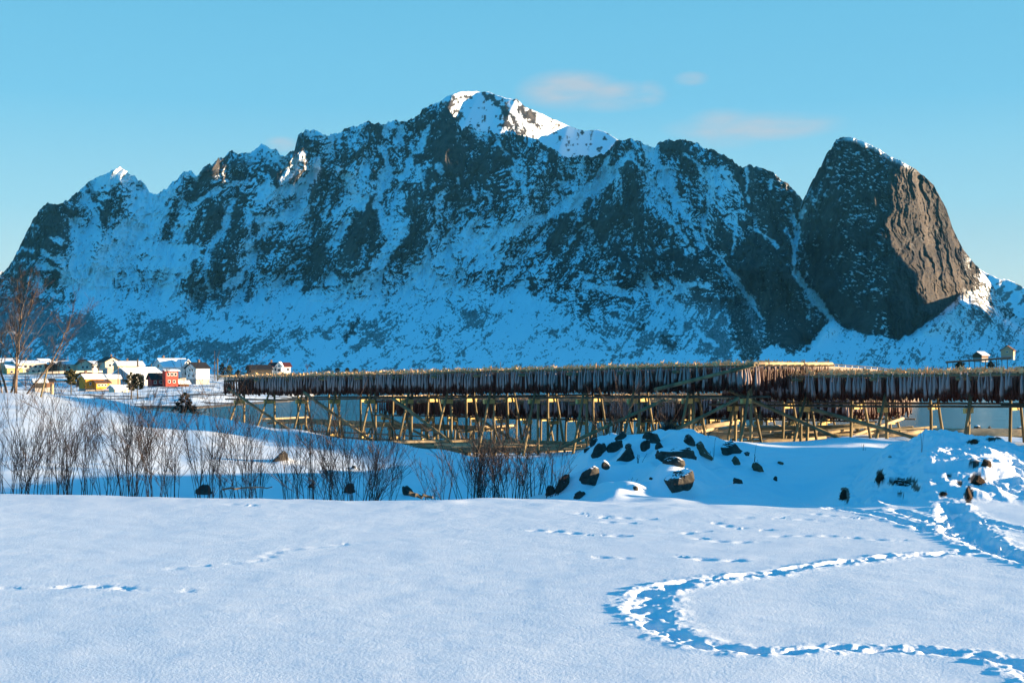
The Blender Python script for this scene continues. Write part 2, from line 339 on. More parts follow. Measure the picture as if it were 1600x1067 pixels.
SNOWLINES = [([(1257, 318), (1250, 345), (1245, 375), (1241, 410), (1243, 427)], 3.5, 30), ([(1236, 325), (1242, 350), (1244, 378)], 3, 12), ([(1243, 427), (1256, 446), (1280, 475), (1300, 502), (1312, 522)], 6.5, 30), ([(1228, 360), (1238, 378), (1241, 395)], 1.8, 4), ([(1262, 425), (1256, 440)], 1.8, 3),
 ([(1106, 268), (1112, 290), (1109, 312), (1104, 330), (1099, 350)], 4.5, 18), ([(1126, 262), (1118, 282), (1112, 296)], 4.5, 10), ([(1100, 335), (1098, 362), (1104, 382), (1122, 400), (1145, 430), (1165, 458), (1190, 498)], 3.6, 22),
 ([(1014, 240), (1038, 272), (1060, 318), (1082, 356), (1098, 382)], 6.5, 14), ([(1030, 322), (1048, 345), (1068, 366), (1082, 392)], 4, 8), ([(992, 252), (1018, 280), (1034, 318)], 3.5, 6), ([(1066, 238), (1085, 252), (1102, 268)], 2, 3),
 ([(985, 242), (962, 262), (935, 288), (905, 308), (880, 325), (850, 340), (815, 352)], 8.5, 10), ([(815, 352), (780, 366), (745, 378), (710, 388), (680, 408), (650, 425)], 9, 8), ([(955, 240), (942, 262), (930, 280)], 3, 5), ([(870, 283), (895, 293), (880, 305)], 3, 3),
 ([(597, 232), (603, 246), (606, 262), (600, 285)], 8, 14), ([(600, 285), (592, 308), (586, 322)], 4, 8), ([(641, 240), (640, 256), (630, 280), (619, 300), (613, 330), (609, 362), (604, 385)], 3.6, 12), ([(592, 320), (600, 345), (606, 375), (592, 412), (565, 432), (545, 445)], 4.5, 10),
 ([(636, 345), (627, 368), (612, 390), (596, 418)], 4.5, 6), ([(628, 196), (624, 215)], 5, 4), ([(602, 198), (601, 212)], 3, 3), ([(669, 199), (662, 215), (654, 236)], 4.5, 8), ([(643, 222), (644, 236)], 3, 3), ([(652, 260), (658, 280), (664, 298), (680, 288)], 3.8, 8),
 ([(684, 258), (688, 268)], 6.5, 4), ([(682, 304), (684, 335)], 3.8, 5), ([(715, 272), (717, 285)], 2.5, 3), ([(774, 212), (784, 232), (800, 246), (812, 272)], 3.2, 6), ([(800, 262), (808, 278)], 4, 3), ([(738, 294), (743, 308), (735, 322), (715, 330)], 3.2, 3), ([(817, 285), (820, 300)], 4, 3), ([(760, 300), (766, 315)], 2.5, 3),
 ([(544, 277), (553, 300), (562, 322)], 6, 10), ([(565, 322), (575, 305), (588, 300)], 3, 3), ([(500, 190), (515, 215), (540, 212)], 4, 3), ([(452, 268), (440, 285)], 5, 6), ([(470, 240), (455, 262), (443, 272)], 5, 6), ([(500, 250), (490, 275), (478, 290), (468, 305)], 5, 5), ([(410, 296), (432, 300), (455, 296)], 9, 6), ([(400, 312), (440, 308)], 5, 3), ([(405, 342), (425, 348), (450, 338), (475, 325)], 8, 6), ([(540, 345), (530, 368), (510, 385)], 4, 4),
 ([(388, 328), (389, 352), (392, 372), (388, 388), (400, 396)], 5, 9), ([(367, 312), (358, 330), (352, 350), (340, 372), (330, 385)], 4, 8), ([(300, 322), (322, 308), (345, 294)], 4, 5), ([(355, 290), (378, 285)], 4, 3), ([(322, 400), (322, 430), (328, 455)], 2.5, 6), ([(284, 340), (284, 375)], 3.5, 6), ([(398, 398), (385, 420), (368, 440), (350, 448)], 6, 6), ([(440, 440), (420, 452), (400, 470)], 4, 3), ([(470, 445), (452, 455), (440, 470)], 5, 3), ([(560, 440), (540, 452), (510, 470), (480, 485)], 7, 4),
 ([(1166, 264), (1168, 285), (1166, 300), (1170, 318)], 2.5, 6), ([(1206, 282), (1202, 297)], 2.6, 4), ([(1150, 340), (1148, 370), (1143, 398)], 2, 5), ([(1140, 330), (1165, 332), (1180, 345)], 2, 2), ([(1175, 355), (1195, 368), (1215, 385)], 2.2, 2),
 ([(238, 308), (228, 330), (212, 352), (190, 385), (165, 420), (130, 440)], 17, 10), ([(262, 300), (246, 325), (232, 350)], 13, 5), ([(118, 345), (125, 375), (118, 405), (100, 440)], 7, 8), ([(68, 395), (85, 405), (100, 410)], 4, 3), ([(300, 395), (285, 425), (258, 455), (240, 470)], 13, 6), ([(60, 415), (90, 420), (110, 440)], 5, 3), ([(80, 372), (95, 378)], 4, 2), ([(35, 388), (50, 392)], 3, 2),
 ([(1075, 442), (1052, 460), (1035, 482), (1025, 505)], 5, 5), ([(1060, 448), (1085, 444), (1110, 448)], 4.5, 3), ([(915, 446), (945, 450), (975, 458)], 6, 3), ([(905, 425), (918, 434), (935, 425)], 3.5, 2), ([(968, 405), (962, 422), (958, 436)], 2, 3), ([(1010, 430), (1018, 450), (1022, 470)], 4, 3), ([(1085, 510), (1100, 528), (1130, 545)], 4, 3), ([(800, 458), (825, 475), (845, 480), (870, 500)], 7, 3), ([(1040, 560), (1065, 555), (1085, 566)], 7, 3), ([(890, 380), (905, 360), (930, 340)], 1.8, 2), ([(945, 385), (955, 365)], 1.8, 2), ([(1055, 475), (1065, 500), (1060, 520)], 4, 3)]
SLABS = [([(574, 318), (562, 348), (552, 378), (540, 408)], 15), ([(584, 330), (586, 358)], 8), ([(660, 345), (648, 368), (625, 392), (600, 412)], 8), ([(652, 360), (640, 385)], 11), ([(1185, 395), (1205, 430), (1215, 480), (1240, 520)], 32), ([(1150, 400), (1175, 450)], 14), ([(1200, 320), (1215, 360), (1232, 400)], 15), ([(705, 175), (700, 205), (688, 240), (700, 265)], 15), ([(725, 205), (730, 215)], 10), ([(78, 345), (70, 375), (50, 390)], 15), ([(100, 355), (95, 385)], 10), ([(90, 430), (80, 440)], 11),
 ([(168, 320), (165, 345)], 8), ([(175, 298), (178, 302)], 5), ([(212, 291), (230, 298)], 6), ([(140, 300), (150, 308)], 7), ([(274, 320), (270, 345), (258, 370)], 6), ([(330, 265), (312, 290), (298, 315)], 10), ([(335, 330), (330, 365)], 13), ([(310, 345), (296, 375)], 9), ([(340, 378), (338, 410), (342, 440)], 9), ([(305, 400), (295, 455)], 7), ([(370, 335), (362, 365)], 6), ([(398, 340), (399, 362)], 4.5), ([(420, 262), (432, 275)], 7), ([(470, 215), (464, 238)], 7), ([(295, 400), (290, 420)], 7), ([(495, 395), (488, 425), (478, 445)], 13), ([(405, 380), (412, 390)], 8), ([(520, 420), (538, 430)], 6),
 ([(885, 335), (875, 360), (865, 388)], 11), ([(975, 260), (985, 290), (990, 330)], 13), ([(960, 222), (950, 240)], 6), ([(1045, 228), (1070, 240), (1080, 270)], 13), ([(1010, 440), (1035, 430), (1050, 400)], 8), ([(1060, 400), (1085, 420)], 12), ([(760, 240), (750, 262)], 9), ([(650, 310), (648, 330)], 7), ([(672, 290), (670, 270)], 5), ([(830, 440), (835, 460)], 6), ([(1010, 505), (1000, 510)], 6), ([(1040, 530), (1055, 545)], 7), ([(1150, 480), (1160, 520), (1172, 550)], 16), ([(560, 500), (540, 530)], 5)]
# buttresses: polylines bulging towards the camera (metres, half width px)
BUTT = [([(985, 215), (1000, 290), (1060, 380), (1120, 450), (1150, 520)], 90, 60), ([(1185, 265), (1180, 350), (1215, 440), (1240, 520)], 70, 45), ([(720, 200), (690, 270), (640, 350), (560, 430)], 60, 50),
 ([(478, 206), (440, 280), (400, 350), (330, 430)], 60, 40), ([(575, 195), (570, 300), (545, 410)], 55, 35), ([(330, 255), (320, 330), (290, 440)], 60, 35), ([(180, 265), (175, 330), (150, 400)], 60, 35),
 ([(75, 318), (85, 380), (60, 440)], 70, 40), ([(850, 225), (830, 300), (800, 350)], 45, 45), ([(1070, 218), (1110, 290), (1140, 360)], 40, 28), ([(415, 228), (420, 246)], -90, 26)]

def mask(PX, PY, ridge):
    """rock (1) / snow (0) cover of the mountain wall and the small-scale relief that carries it"""
    foot = np.interp(PX, [1175, 1190, 1215, 1240, 1265, 1278, 1290, 1302, 1318, 1335, 1358, 1380, 1405, 1425, 1445, 1462, 1480, 1500, 1530, 1570, 1620], [566, 545, 538, 540, 538, 522, 506, 498, 510, 516, 524, 525, 530, 520, 508, 497, 478, 462, 470, 500, 520]) + 9 * (fbm(PX / 9, PY * 0, 222, 3) - .5)
    s = np.interp(PX, [-50, 100, 200, 330, 450, 600, 700, 800, 900, 1010, 1120, 1220, 1260, 1380, 1500, 1620], [.1, .1, .25, .55, .6, .35, .35, .5, .42, 0, -.42, -.2, 0.05, -0.12, -.35, -.5])
    yy = 130 * np.tanh((PY - 370) / 150)
    U = PX + s * yy + 10 * (fbm(PX / 60, PY / 60, 77, 3) - 0.5)
    U2 = U + 16 * (fbm(PX / 35, PY / 35, 91, 3) - 0.5) + 6 * (fbm(PX / 9, PY / 9, 92, 2) - .5)
    V2 = PY + 14 * (fbm(PX / 30, PY / 30, 95, 3) - 0.5)
    # relief: ribs and ledges, in photo pixels of depth
    A = ridged(U2 / 34, V2 / 95, 301, 5, .58, 2.07); Bn = ridged(U2 / 13, V2 / 24, 311, 4, .6, 2.1); Cn = fbm(U2 / 4.2, V2 / 4.2, 321, 3, .6)
    Hh = 26 * A + 9 * Bn + 4.2 * Cn
    e = 1.3
    # flank lighting-independent exposure: steep right/left flanks shed snow, benches and hollows keep it
    gp = np.gradient(PY, axis=0); gy = np.gradient(Hh, axis=0) / (np.sign(gp) * np.maximum(np.abs(gp), .2)); gx_ = np.gradient(Hh, axis=1) / np.gradient(PX, axis=1)
    gx_ = gx_ - s * gy * 0
    steep = np.abs(gx_) * 0.55 + np.maximum(gx_, 0) * .5 - gy * 1.1
    grit = fbm(PX / 1.6, PY / 1.6, 152, 2, .8); big = fbm(U2 / 48, PY / 70, 161, 3)
    z = lambda a: (a - a.mean()) / a.std()
    nu = uniform(-(0.74 * z(np.clip(steep, -3, 3)) + 0.50 * z(A) + .46 * z(Bn) + 0.34 * z(grit) + .42 * z(ridged(U2 / 5.2, V2 / 11, 331, 3, .7)) + .22 * z(big)))
    bush = vn(PX / 1.7, PY / 2.4, 171) * 0.6 + vn(PX / 1.3, PY / 1.5, 172) * 0.4; bp_ = fbm(PX / 34, PY / 18, 181, 4)
    kx = sstep(1000, 880, PX); w1 = (.62 * kx + 1.9 * (1 - kx)) * PX + PY + 12 * (fbm(PX / 22, PY / 22, 184, 3) - .5); a1 = PX - (.62 * kx + 1.9 * (1 - kx)) * PY
    scree = ridged((.62 * PX + PY + 12 * (fbm(PX / 22, PY / 22, 184, 3) - .5)) / 7.5, (PX - .62 * PY) / 40, 185, 3, .65) * kx + ridged((1.7 * PX + PY + 12 * (fbm(PX / 22, PY / 22, 184, 3) - .5)) / 11, (PX - 1.7 * PY) / 90, 186, 3, .65) * (1 - kx)
    blk = ridged(U2 / 9, V2 / 9, 187, 3, .6)
    dark = sum(am * np.exp(-(((PX - cx) / rx) ** 2 + ((PY - cy) / ry) ** 2)) for cx, cy, rx, ry, am in ((345, 545, 60, 16, 1.3), (735, 490, 26, 30, 1.5), (110, 520, 60, 38, 1.5), (255, 530, 45, 30, .9), (60, 480, 40, 40, 1), (585, 520, 30, 24, 1.1), (1000, 530, 45, 26, .8), (935, 490, 45, 30, .9), (1115, 540, 30, 24, 1.0), (850, 555, 50, 10, .7), (1430, 560, 60, 14, .9), (1380, 545, 40, 12, .7), (1540, 500, 30, 16, 1.2), (470, 520, 40, 10, .8), (420, 430, 30, 16, .8))) 
    lite = sum(am * np.exp(-(((PX - cx) / rx) ** 2 + ((PY - cy) / ry) ** 2)) for cx, cy, rx, ry, am in ((830, 475, 40, 16, 1.4), (480, 470, 60, 14, 1.2), (390, 480, 60, 14, .8), (150, 420, 50, 30, 1.2), (180, 470, 50, 20, .8), (560, 450, 40, 10, 1.2), (640, 450, 40, 14, .7), (880, 545, 40, 12, .5), (1040, 560, 50, 10, 1.2), (1190, 560, 30, 12, 1.5), (1300, 545, 60, 14, .6), (1250, 570, 60, 10, .5)))
    nb = uniform(-(0.42 * z(bush) + 0.42 * z(bp_) + .25 * z(np.clip(steep, -3, 3)) + .62 * z(scree) + .40 * z(blk) + .22 * z(grit) + .3 * z(ridged(U2 / 4.5, V2 / 5.5, 332, 2, .7)) + 1.4 * dark - 1.5 * lite))
    above = sstep(foot + 1.5, foot - 1.5, PY)
    wq = sstep(1168, 1196, PX + 16 * (fbm(PX / 9, PY / 9, 223, 3) - .5))
    low = sstep(435, 500, PY + 30 * (fbm(PX / 50, PY / 30, 191, 3) - .5) - 40 * np.exp(-((PX - 935) / 60) ** 2)); low = (wq * (1 - above) + (1 - wq) * low) * 0.8
    n = uniform(nu * (1 - low) + nb * low)
    p = rockgrid(PX, PY); wz = wq * sstep(1500, 1470, PX)
    p = p * (1 - wz) + wz * (above * np.maximum(p, .93) + (1 - above) * .30)
    p = np.where((PX > 1390) & (PX < 1530) & (PY < foot - 12), np.maximum(p, .985), p)
    pc = np.clip((p - 0.5) * 1.12 + 0.50, 0.03, 0.93 + .06 * wz) * (1 - .08 * low)
    rock = sstep(-0.03, 0.03 + .05 * low, pc - n)
    rock = rock * (1 - low * (0.05 + 0.42 * bush))
    tz = sstep(1262, 1275, PX) * above * sstep(1530, 1500, PX); rock = np.maximum(rock, tz * (1 - .85 * (grit > .64) * (fbm(PX / 22, PY / 30, 228, 3) > .48)))
    tl = sstep(1384, 1392, PX) * above * sstep(1530, 1500, PX); rock = np.maximum(rock, tl * (1 - .9 * (grit > .83)))
    lg = fbm((PX + .5 * PY) / 5.5, (PY - .35 * PX) / 2.6, 229, 3, .65); rg = fbm(PX / 26, PY / 34, 230, 3)
    rock = rock * (1 - .85 * wz * above * (1 - .94 * tl) * sstep(.635, .70, lg) * sstep(.46, .58, rg + .10 * np.exp(-((PX - 1335) / 45) ** 2 - ((PY - 270) / 60) ** 2)))
    jd = 5 * (fbm(PX / 5, PY / 5, 201, 3) - 0.5); dep = np.zeros(PX.shape)
    crack = (grit > .62) | (Cn > .68)
    for pts, wd in SLABS:
        d, _, _ = segdist(PX, PY, pts); k = sstep(wd + 2, wd - 2, d + 4 * jd); rock = np.maximum(rock, k * (1.0 - 0.75 * (grit > 0.70)))
    for pts, wd, dp in SNOWLINES:
        d, arc, _ = segdist(PX, PY, pts); wv = wd * (0.35 + 1.15 * vn(arc / 14.0, arc * 0, 207 + int(wd))); k = sstep(wv + 1.2, wv - 1.2, d + 1.6 * jd + 5 * (A - .5) + 4 * (Cn - 0.5)); rock = rock * (1 - 0.95 * k * (1 - 0.6 * (grit > 0.70)))
        dep = dep + dp * np.exp(-(d / (wd * 1.3)) ** 2)
    return rock, Hh, dep, foot, above, wq, low, U2, V2, s

def build_mountain():
    pxs = np.concatenate([np.linspace(-400, -45, 70), np.arange(-40, 1640, 0.95), np.linspace(1645, 2000, 60)]); nc = len(pxs)
    nr = 520; t = np.linspace(0, 1, nr)[:, None]
    rp = np.array(RIDGE, float); ridge = np.interp(pxs, rp[:, 0], rp[:, 1])
    jag = (fbm(pxs / 9.0, pxs * 0, 5, 4) - 0.5) * 9 + (vn(pxs / 2.2, pxs * 0, 8) - 0.5) * 2.5
    smooth_top = sstep(1300, 1330, pxs) * 0.65; ridge = ridge + jag * (1 - smooth_top)
    base = np.full(nc, 584.3)
    PX = np.broadcast_to(pxs[None], (nr, nc)); PY = base[None] + (ridge - base)[None] * t
    # coarse distance
    hfrac = (584.3 - PY) / 370.0
    D = 1500 + 480 * sstep(-0.05, 0.36, hfrac) + 760 * np.clip(hfrac - 0.10, 0, 2)
    D = D - 400 * sstep(1040, 1250, PX) * sstep(0.1, 0.5, hfrac)
    # the right-hand tower: bulging wall
    tw = sstep(1235, 1262, PX)
    nose = 1388.0 + 34 * (fbm(PY / 45, PY * 0 + 3, 224, 3) - .5) * sstep(240, 300, PY) + 10 * sstep(330, 240, PY)
    wall = sstep(520, 560, PY + 0 * PX)
    side = np.where(PX > nose, (PX - nose) / 120.0, (nose - PX) / 150.0)
    Dt = 1730 + 150 * np.clip((530 - PY) / 320, 0, 2) + 175 * np.abs(side) ** 1.5 * np.where(PX > nose, 1.15, 0.8)
    rock, Hh, dep, foot, above, wq, low, U2, V2, shear = mask(PX, PY, ridge)
    kw = sstep(foot + 14, foot - 6, PY)
    Da = 1500 + 190 * sstep(584, 520, PY) + np.clip((PX - 1450) * 0.9, 0, 170) * sstep(580, 500, PY)
    Dt = Dt * kw + Da * (1 - kw)
    D = D * (1 - tw) + Dt * tw
    for pts, amp, wd in BUTT:
        d, arc, sd = segdist(PX, PY, pts); D = D - amp * np.exp(-(d / wd) ** 2 * 1.2) * sstep(590, 520, PY)
    up = sstep(560, 420, PY); ton = tw * kw
    r1 = ridged(U2 / 70, PY / 170, 11, 4); fl = ridged(U2 / 16, PY / 130, 61, 4, 0.6)
    D = D - (r1 - 0.5) * 110 * up * (1 - 0.5 * ton) - (Hh - Hh.mean()) * (2.6 - 1.3 * ton) * (0.10 + 0.90 * up) + dep
    D = D - (fl - 0.5) * 34 * ton * sstep(1360, 1400, PX)
    # pale snow rim on the tower's crest and lit summits
    crest = sstep(9, 2, PY - ridge[None]); rimx = sstep(1310, 1330, PX) * sstep(1440, 1400, PX)
    rock = rock * (1 - crest * rimx * 0.9)
    pk = np.maximum.reduce([np.exp(-((PX - c) / w_) ** 2) * sstep(h_, h_ * 0.5, PY - ridge[None]) for c, w_, h_ in ((185, 36, 30), (415, 26, 26), (492, 15, 12), (300, 12, 10))])
    rock = rock * (1 - np.clip(pk * 1.5, 0, 0.93) * (vn(PX / 3.5, PY / 3.5, 227) < .72))
    X = (PX - 800) / F * D; Z = CZ - (PY - HOR) / F * D
    V = np.stack([X, D, Z], -1)
    # the far side behind the crest
    back = [V]
    for k, (dy, dz) in enumerate(((25, 0.97), (120, 0.8), (420, 0.35), (800, 0.0))):
        b = V[-1].copy(); b[:, 1] += dy; b[:, 2] = np.maximum(b[:, 2] * dz, 2) ; back.append(b[None])
    V = np.concatenate(back, 0); RK = np.concatenate([rock, np.repeat(rock[-1:], 4, 0)], 0)
    nrr = V.shape[0]
    o = add('mountain', V.reshape(-1, 3), gridfaces(nrr, nc), M['mountain'], base=(0, 1500, 3), smooth=True, attrs={'rock': RK})
    tag(o, kind='structure', label='long jagged mountain wall of dark rock and snow across the fjord')
build_mountain()

def back_mountain(name, pts, Yr, Yb, by, rockfn, seed, label, amp=60, nr=110, step=1.6, depth=500, form=None):
    rp = np.array(pts, float); pxs = np.arange(rp[0, 0], rp[-1, 0] + step, step); nc = len(pxs)
    ridge = np.interp(pxs, rp[:, 0], rp[:, 1]) + (fbm(pxs / 8, pxs * 0, seed, 4) - 0.5) * 3.5
    t = np.linspace(0, 1, nr)[:, None]; PX = np.broadcast_to(pxs[None], (nr, nc)); PY = by + (ridge - by)[None] * t
    D = Yb + (Yr - Yb) * (by - PY) / (by - rp[:, 1].min()) - (ridged(PX / 45, PY / 45, seed + 3, 4) - .5) * amp - (fbm(PX / 8, PY / 8, seed + 5, 3) - .5) * amp * 0.25
    if form is not None: D = D + np.interp(PX + 0.45 * (PY - 190), [q[0] for q in form], [q[1] for q in form])
    rock = rockfn(PX, PY, ridge[None])
    V = np.stack([(PX - 800) / F * D, D, CZ - (PY - HOR) / F * D], -1)
    b1 = V[-1].copy(); b1[:, 1] += depth * .3; b1[:, 2] *= 0.85; b2 = V[-1].copy(); b2[:, 1] += depth; b2[:, 2] *= 0.3
    V = np.concatenate([V, b1[None], b2[None]], 0); rk = np.concatenate([rock, rock[-1:], rock[-1:]], 0)
    o = add(name, V.reshape(-1, 3), gridfaces(nr + 2, nc), M['mountain'], base=(0, Yb, 3), smooth=True, attrs={'rock': rk}); tag(o, kind='structure', label=label)
    return o
def summit_rock(PX, PY, R_):
    n = fbm(PX / 7, PY / 9, 301, 4, 0.6)
    k = np.zeros(PX.shape)
    for pts, wd in (([(765, 150), (785, 165), (800, 185), (815, 205)], 9), ([(800, 160), (822, 180), (835, 190)], 9), ([(700, 165), (715, 182)], 6), ([(780, 185), (810, 208)], 6), ([(668, 170), (690, 185)], 12)):
        d, _, _ = segdist(PX, PY, pts); k = np.maximum(k, sstep(wd + 8, 0, d))
    k = np.maximum(k, 0.08)
    return sstep(-0.03, 0.05, k * 0.62 + 0.08 - uniform(n) * 0.9)
back_mountain('mountain_summit', [(600, 230), (650, 188), (668, 170), (690, 157), (703, 149), (718, 144), (740, 142), (765, 145), (790, 153), (808, 156), (820, 167), (836, 173), (852, 181), (872, 190), (895, 200), (915, 205),
   (935, 203), (950, 208), (965, 219), (990, 235), (1020, 260), (1060, 290)], 3250, 2760, 300, summit_rock, 400, 'rounded snowy summit catching the sun behind the middle of the mountain wall', amp=9, form=[(600, 60), (690, 0), (715, 45), (728, 60), (745, 45), (770, 10), (790, 0), (820, 30), (860, 100), (884, 150), (892, 155), (905, 120), (940, 60), (970, 30), (1060, 20)])
def farrock(PX, PY, R_): return sstep(-0.05, 0.1, 0.35 - uniform(fbm(PX / 9 + PY / 14, PY / 9, 501, 4, 0.6))) * 0.9
back_mountain('distant_mountain', [(1440, 470), (1500, 440), (1535, 424), (1548, 430), (1562, 436), (1575, 437), (1590, 445), (1610, 455), (1650, 440), (1720, 470), (1850, 500)], 7600, 5200, 578, farrock, 500, 'faint far snowy peaks at the right edge of the view', amp=130, depth=1500, form=[(1400, 500), (1900, -500)])
back_mountain('distant_mountain', [(-500, 420), (-300, 400), (-150, 430), (-60, 420), (-10, 418), (12, 428), (40, 450), (120, 520)], 6500, 4800, 578, farrock, 530, 'faint far snowy ridge at the left edge of the view', amp=400, depth=1500)

# unseen range added on the sun's side, shaped to keep the mountain wall in shade
def shade_range():
    ys = np.arange(700, 5200, 14.0); nr = 26
    prof = [(700, 3), (900, 30), (1150, 150), (1300, 355), (1705, 368), (1730, 240), (1985, 236), (2030, 760), (2330, 780), (2352, 640), (2405, 640), (2420, 860), (2560, 860), (2578, 690), (2635, 690), (2650, 780), (2700, 640), (3000, 635), (3200, 690), (5200, 750)]  # crest stepped and notched so that chosen peaks and the tower catch the sun
    h = np.interp(ys, *np.array(prof, float).T) + (fbm(ys / 90, ys * 0, 601, 5) - .5) * (36 * sstep(800, 1100, ys) - 16 * sstep(1950, 2050, ys))
    u = np.linspace(-1, 1, nr)[:, None]
    Z = h[None] * (1 - np.abs(u)) ** 1.05 * (1 + 0.12 * (fbm(ys[None] / 60 + u * 0, u * 6 + ys[None] * 0, 611, 4) - .5)) + 2
    X = 2050 + np.maximum(0, (ys[None] - 3000) * 0.55) + u * (0.9 * h[None] + 120) + 0 * Z; Yv = ys[None] + 0 * Z
    V = np.stack([X, Yv, Z], -1)
    rk = sstep(-.05, .1, 0.5 - uniform(fbm(Yv / 30, Z / 25, 621, 4)))
    o = add('added_shade_range', V.reshape(-1, 3), gridfaces(nr, len(ys))[:, ::-1], M['mountain'], base=(2050, 700, 3), smooth=True, attrs={'rock': rk})
    tag(o, kind='structure', label='unseen range added on the sun side, shaped to shade the mountain wall')
shade_range()

# ---------------------------------------------------------------- near ground
GC = {
 -900: [(17.6, 768), (18.8, 800), (21, 790), (25, 745), (30, 715), (40, 665), (50, 632), (60, 612), (66, 610), (80, 622)],
 0:   [(17.6, 768), (18.8, 800), (21, 790), (25, 745), (30, 715), (40, 665), (50, 632), (60, 612), (66, 610), (80, 622)],
 150: [(17.4, 769), (18.6, 803), (21, 792), (25, 752), (30, 722), (40, 674), (50, 642), (60, 626), (66, 625), (80, 640)],
 300: [(17.0, 774), (18.4, 806), (21, 795), (25, 760), (30, 732), (40, 686), (48, 657), (54, 647), (62, 660), (75, 695)],
 450: [(16.8, 778), (18.2, 810), (21, 802), (25, 772), (30, 737), (40, 697), (50, 673), (57, 669), (64, 685), (75, 715)],
 600: [(16.6, 780), (18, 812), (21, 806), (25, 782), (30, 748), (38, 708), (46, 690), (51, 692), (58, 705), (70, 718)],
 680: [(16.7, 778), (18, 812), (21, 806), (25, 782), (30, 750), (37, 712), (43, 702), (50, 706), (58, 711), (70, 712)],
 750: [(16.8, 772), (18, 803), (21, 801), (25, 786), (30, 757), (36, 726), (42, 715), (50, 714), (60, 712), (70, 710)],
 860: [(16.6, 775), (17.5, 792), (20, 783), (24, 750), (28, 725), (33, 718), (40, 717), (50, 712), (60, 708), (70, 706)],
 950: [(16.3, 778), (17.2, 788), (19, 767), (22, 727), (25, 700), (28, 694), (33, 705), (42, 708), (50, 702), (62, 702)],
 1050: [(16.0, 781), (17, 786), (19, 757), (22, 707), (25, 682), (27, 678), (31, 690), (38, 695), (50, 692), (62, 694)],
 1150: [(16.0, 784), (17, 790), (19, 772), (22, 738), (25, 715), (28, 702), (32, 697), (40, 700), (50, 692), (62, 692)],
 1250: [(15.8, 789), (17, 797), (20, 777), (24, 737), (28, 711), (33, 701), (40, 696), (46, 692), (55, 690), (65, 690)],
 1330: [(15.6, 791), (16.8, 790), (19, 765), (22, 740), (26, 715), (32, 698), (40, 690), (46, 684), (55, 682), (65, 684)],
 1400: [(15.6, 793), (16.5, 783), (18, 748), (20, 704), (21.5, 702), (25, 712), (32, 700), (40, 692), (50, 685), (62, 682)],
 1460: [(15.6, 793), (16.5, 772), (18, 726), (20, 684), (21.5, 677), (25, 702), (32, 705), (40, 695), (50, 685), (62, 682)],
 1540: [(15.6, 795), (16.6, 766), (18, 724), (20, 690), (21.5, 682), (25, 702), (32, 712), (40, 700), (50, 690), (62, 684)],
 1600: [(15.6, 796), (16.6, 772), (18, 738), (20, 710), (22, 700), (25, 705), (32, 712), (40, 700), (50, 690), (62, 684)],
 1750: [(15.6, 796), (16.6, 780), (18, 750), (20, 715), (22, 690), (25, 690), (32, 700), (40, 690), (50, 680), (62, 680)],
 2050: [(15.6, 796), (16.9, 783), (18.2, 715), (20, 585), (22, 557), (25, 555), (28, 570), (31, 640), (34, 680), (40, 670), (50, 668), (62, 675)],  # unseen snow bank, raised on this and the next column to shade the hollow
 2600: [(15.6, 796), (16.9, 783), (18.2, 715), (20, 585), (22, 557), (25, 555), (28, 570), (31, 640), (34, 680), (40, 670), (50, 668), (62, 675)],
}
YN = np.concatenate([np.arange(15, 26, 0.25), np.arange(26, 70, 0.5), np.arange(70, 200, 2.0)])
gk = np.array(sorted(GC), float); GZ = []
for k in gk:
    p = GC[int(k)]; ys = [15.0] + [q[0] for q in p]; zs = [8.3] + [CZ - (q[1] - HOR) / F * q[0] for q in p]; zs[1] = 8.3 if zs[1] < 8.5 else zs[1]
    zl = zs[-1]
    if k < 250: tail = [(95, 6.5), (120, 4.8), (150, 3.6), (200, 3.2)]
    elif k > 1440: tail = [(80, 4.6), (100, 3.9), (132, 3.85), (140, 2.6), (200, 1.5)]
    else: tail = [(80, min(zl - .9, 4.6)), (95, 3.6), (110, 2.7), (130, 2.0), (200, 1.0)]
    ys += [a for a, b in tail]; zs += [b for a, b in tail]
    z = np.interp(YN, ys, zs)
    kk = np.array([.1, .2, .4, .2, .1]); zz = np.convolve(np.pad(z, 2, mode='edge'), kk, 'valid'); GZ.append(zz)
GZ = np.array(GZ)
def base_z(px, Y):
    px = np.clip(px, gk[0], gk[-1] - 0.01); i = np.searchsorted(gk, px, side='right') - 1; i = np.clip(i, 0, len(gk) - 2)
    f = (px - gk[i]) / (gk[i + 1] - gk[i]); f = f * f * (3 - 2 * f)
    Yc = np.clip(Y, YN[0], YN[-1] - 0.01); j = np.clip(np.searchsorted(YN, Yc, side='right') - 1, 0, len(YN) - 2); g = (Yc - YN[j]) / (YN[j + 1] - YN[j])
    a = GZ[i, j] * (1 - g) + GZ[i, j + 1] * g; b = GZ[i + 1, j] * (1 - g) + GZ[i + 1, j + 1] * g
    return a * (1 - f) + b * f
def g2(px, py, z=8.3):      # photo pixel on the snow field -> ground x, y
    Y = (CZ - z) * F / (py - HOR); return ((px - 800) / F * Y, Y)
def pathg(pts): return smoothpoly([g2(*p) for p in pts])
T1 = pathg([(1660, 1075), (1600, 1046), (1560, 1030), (1500, 1019), (1400, 1014), (1300, 1013), (1210, 1019), (1130, 1014), (1062, 998), (1028, 975), (1012, 950), (1018, 931), (1060, 915), (1130, 905), (1200, 898), (1270, 886), (1340, 878), (1400, 871), (1480, 866), (1540, 858)])
T2 = pathg([(1488, 792), (1493, 806), (1502, 822), (1520, 840), (1555, 858), (1600, 874), (1700, 900)])
T3 = pathg([(1300, 791), (1340, 797), (1390, 808), (1440, 824), (1480, 833), (1510, 838)])
T4 = pathg([(1400, 797), (1430, 806), (1462, 817), (1495, 826)])
T5 = pathg([(1500, 808), (1540, 815), (1580, 824), (1660, 836)])
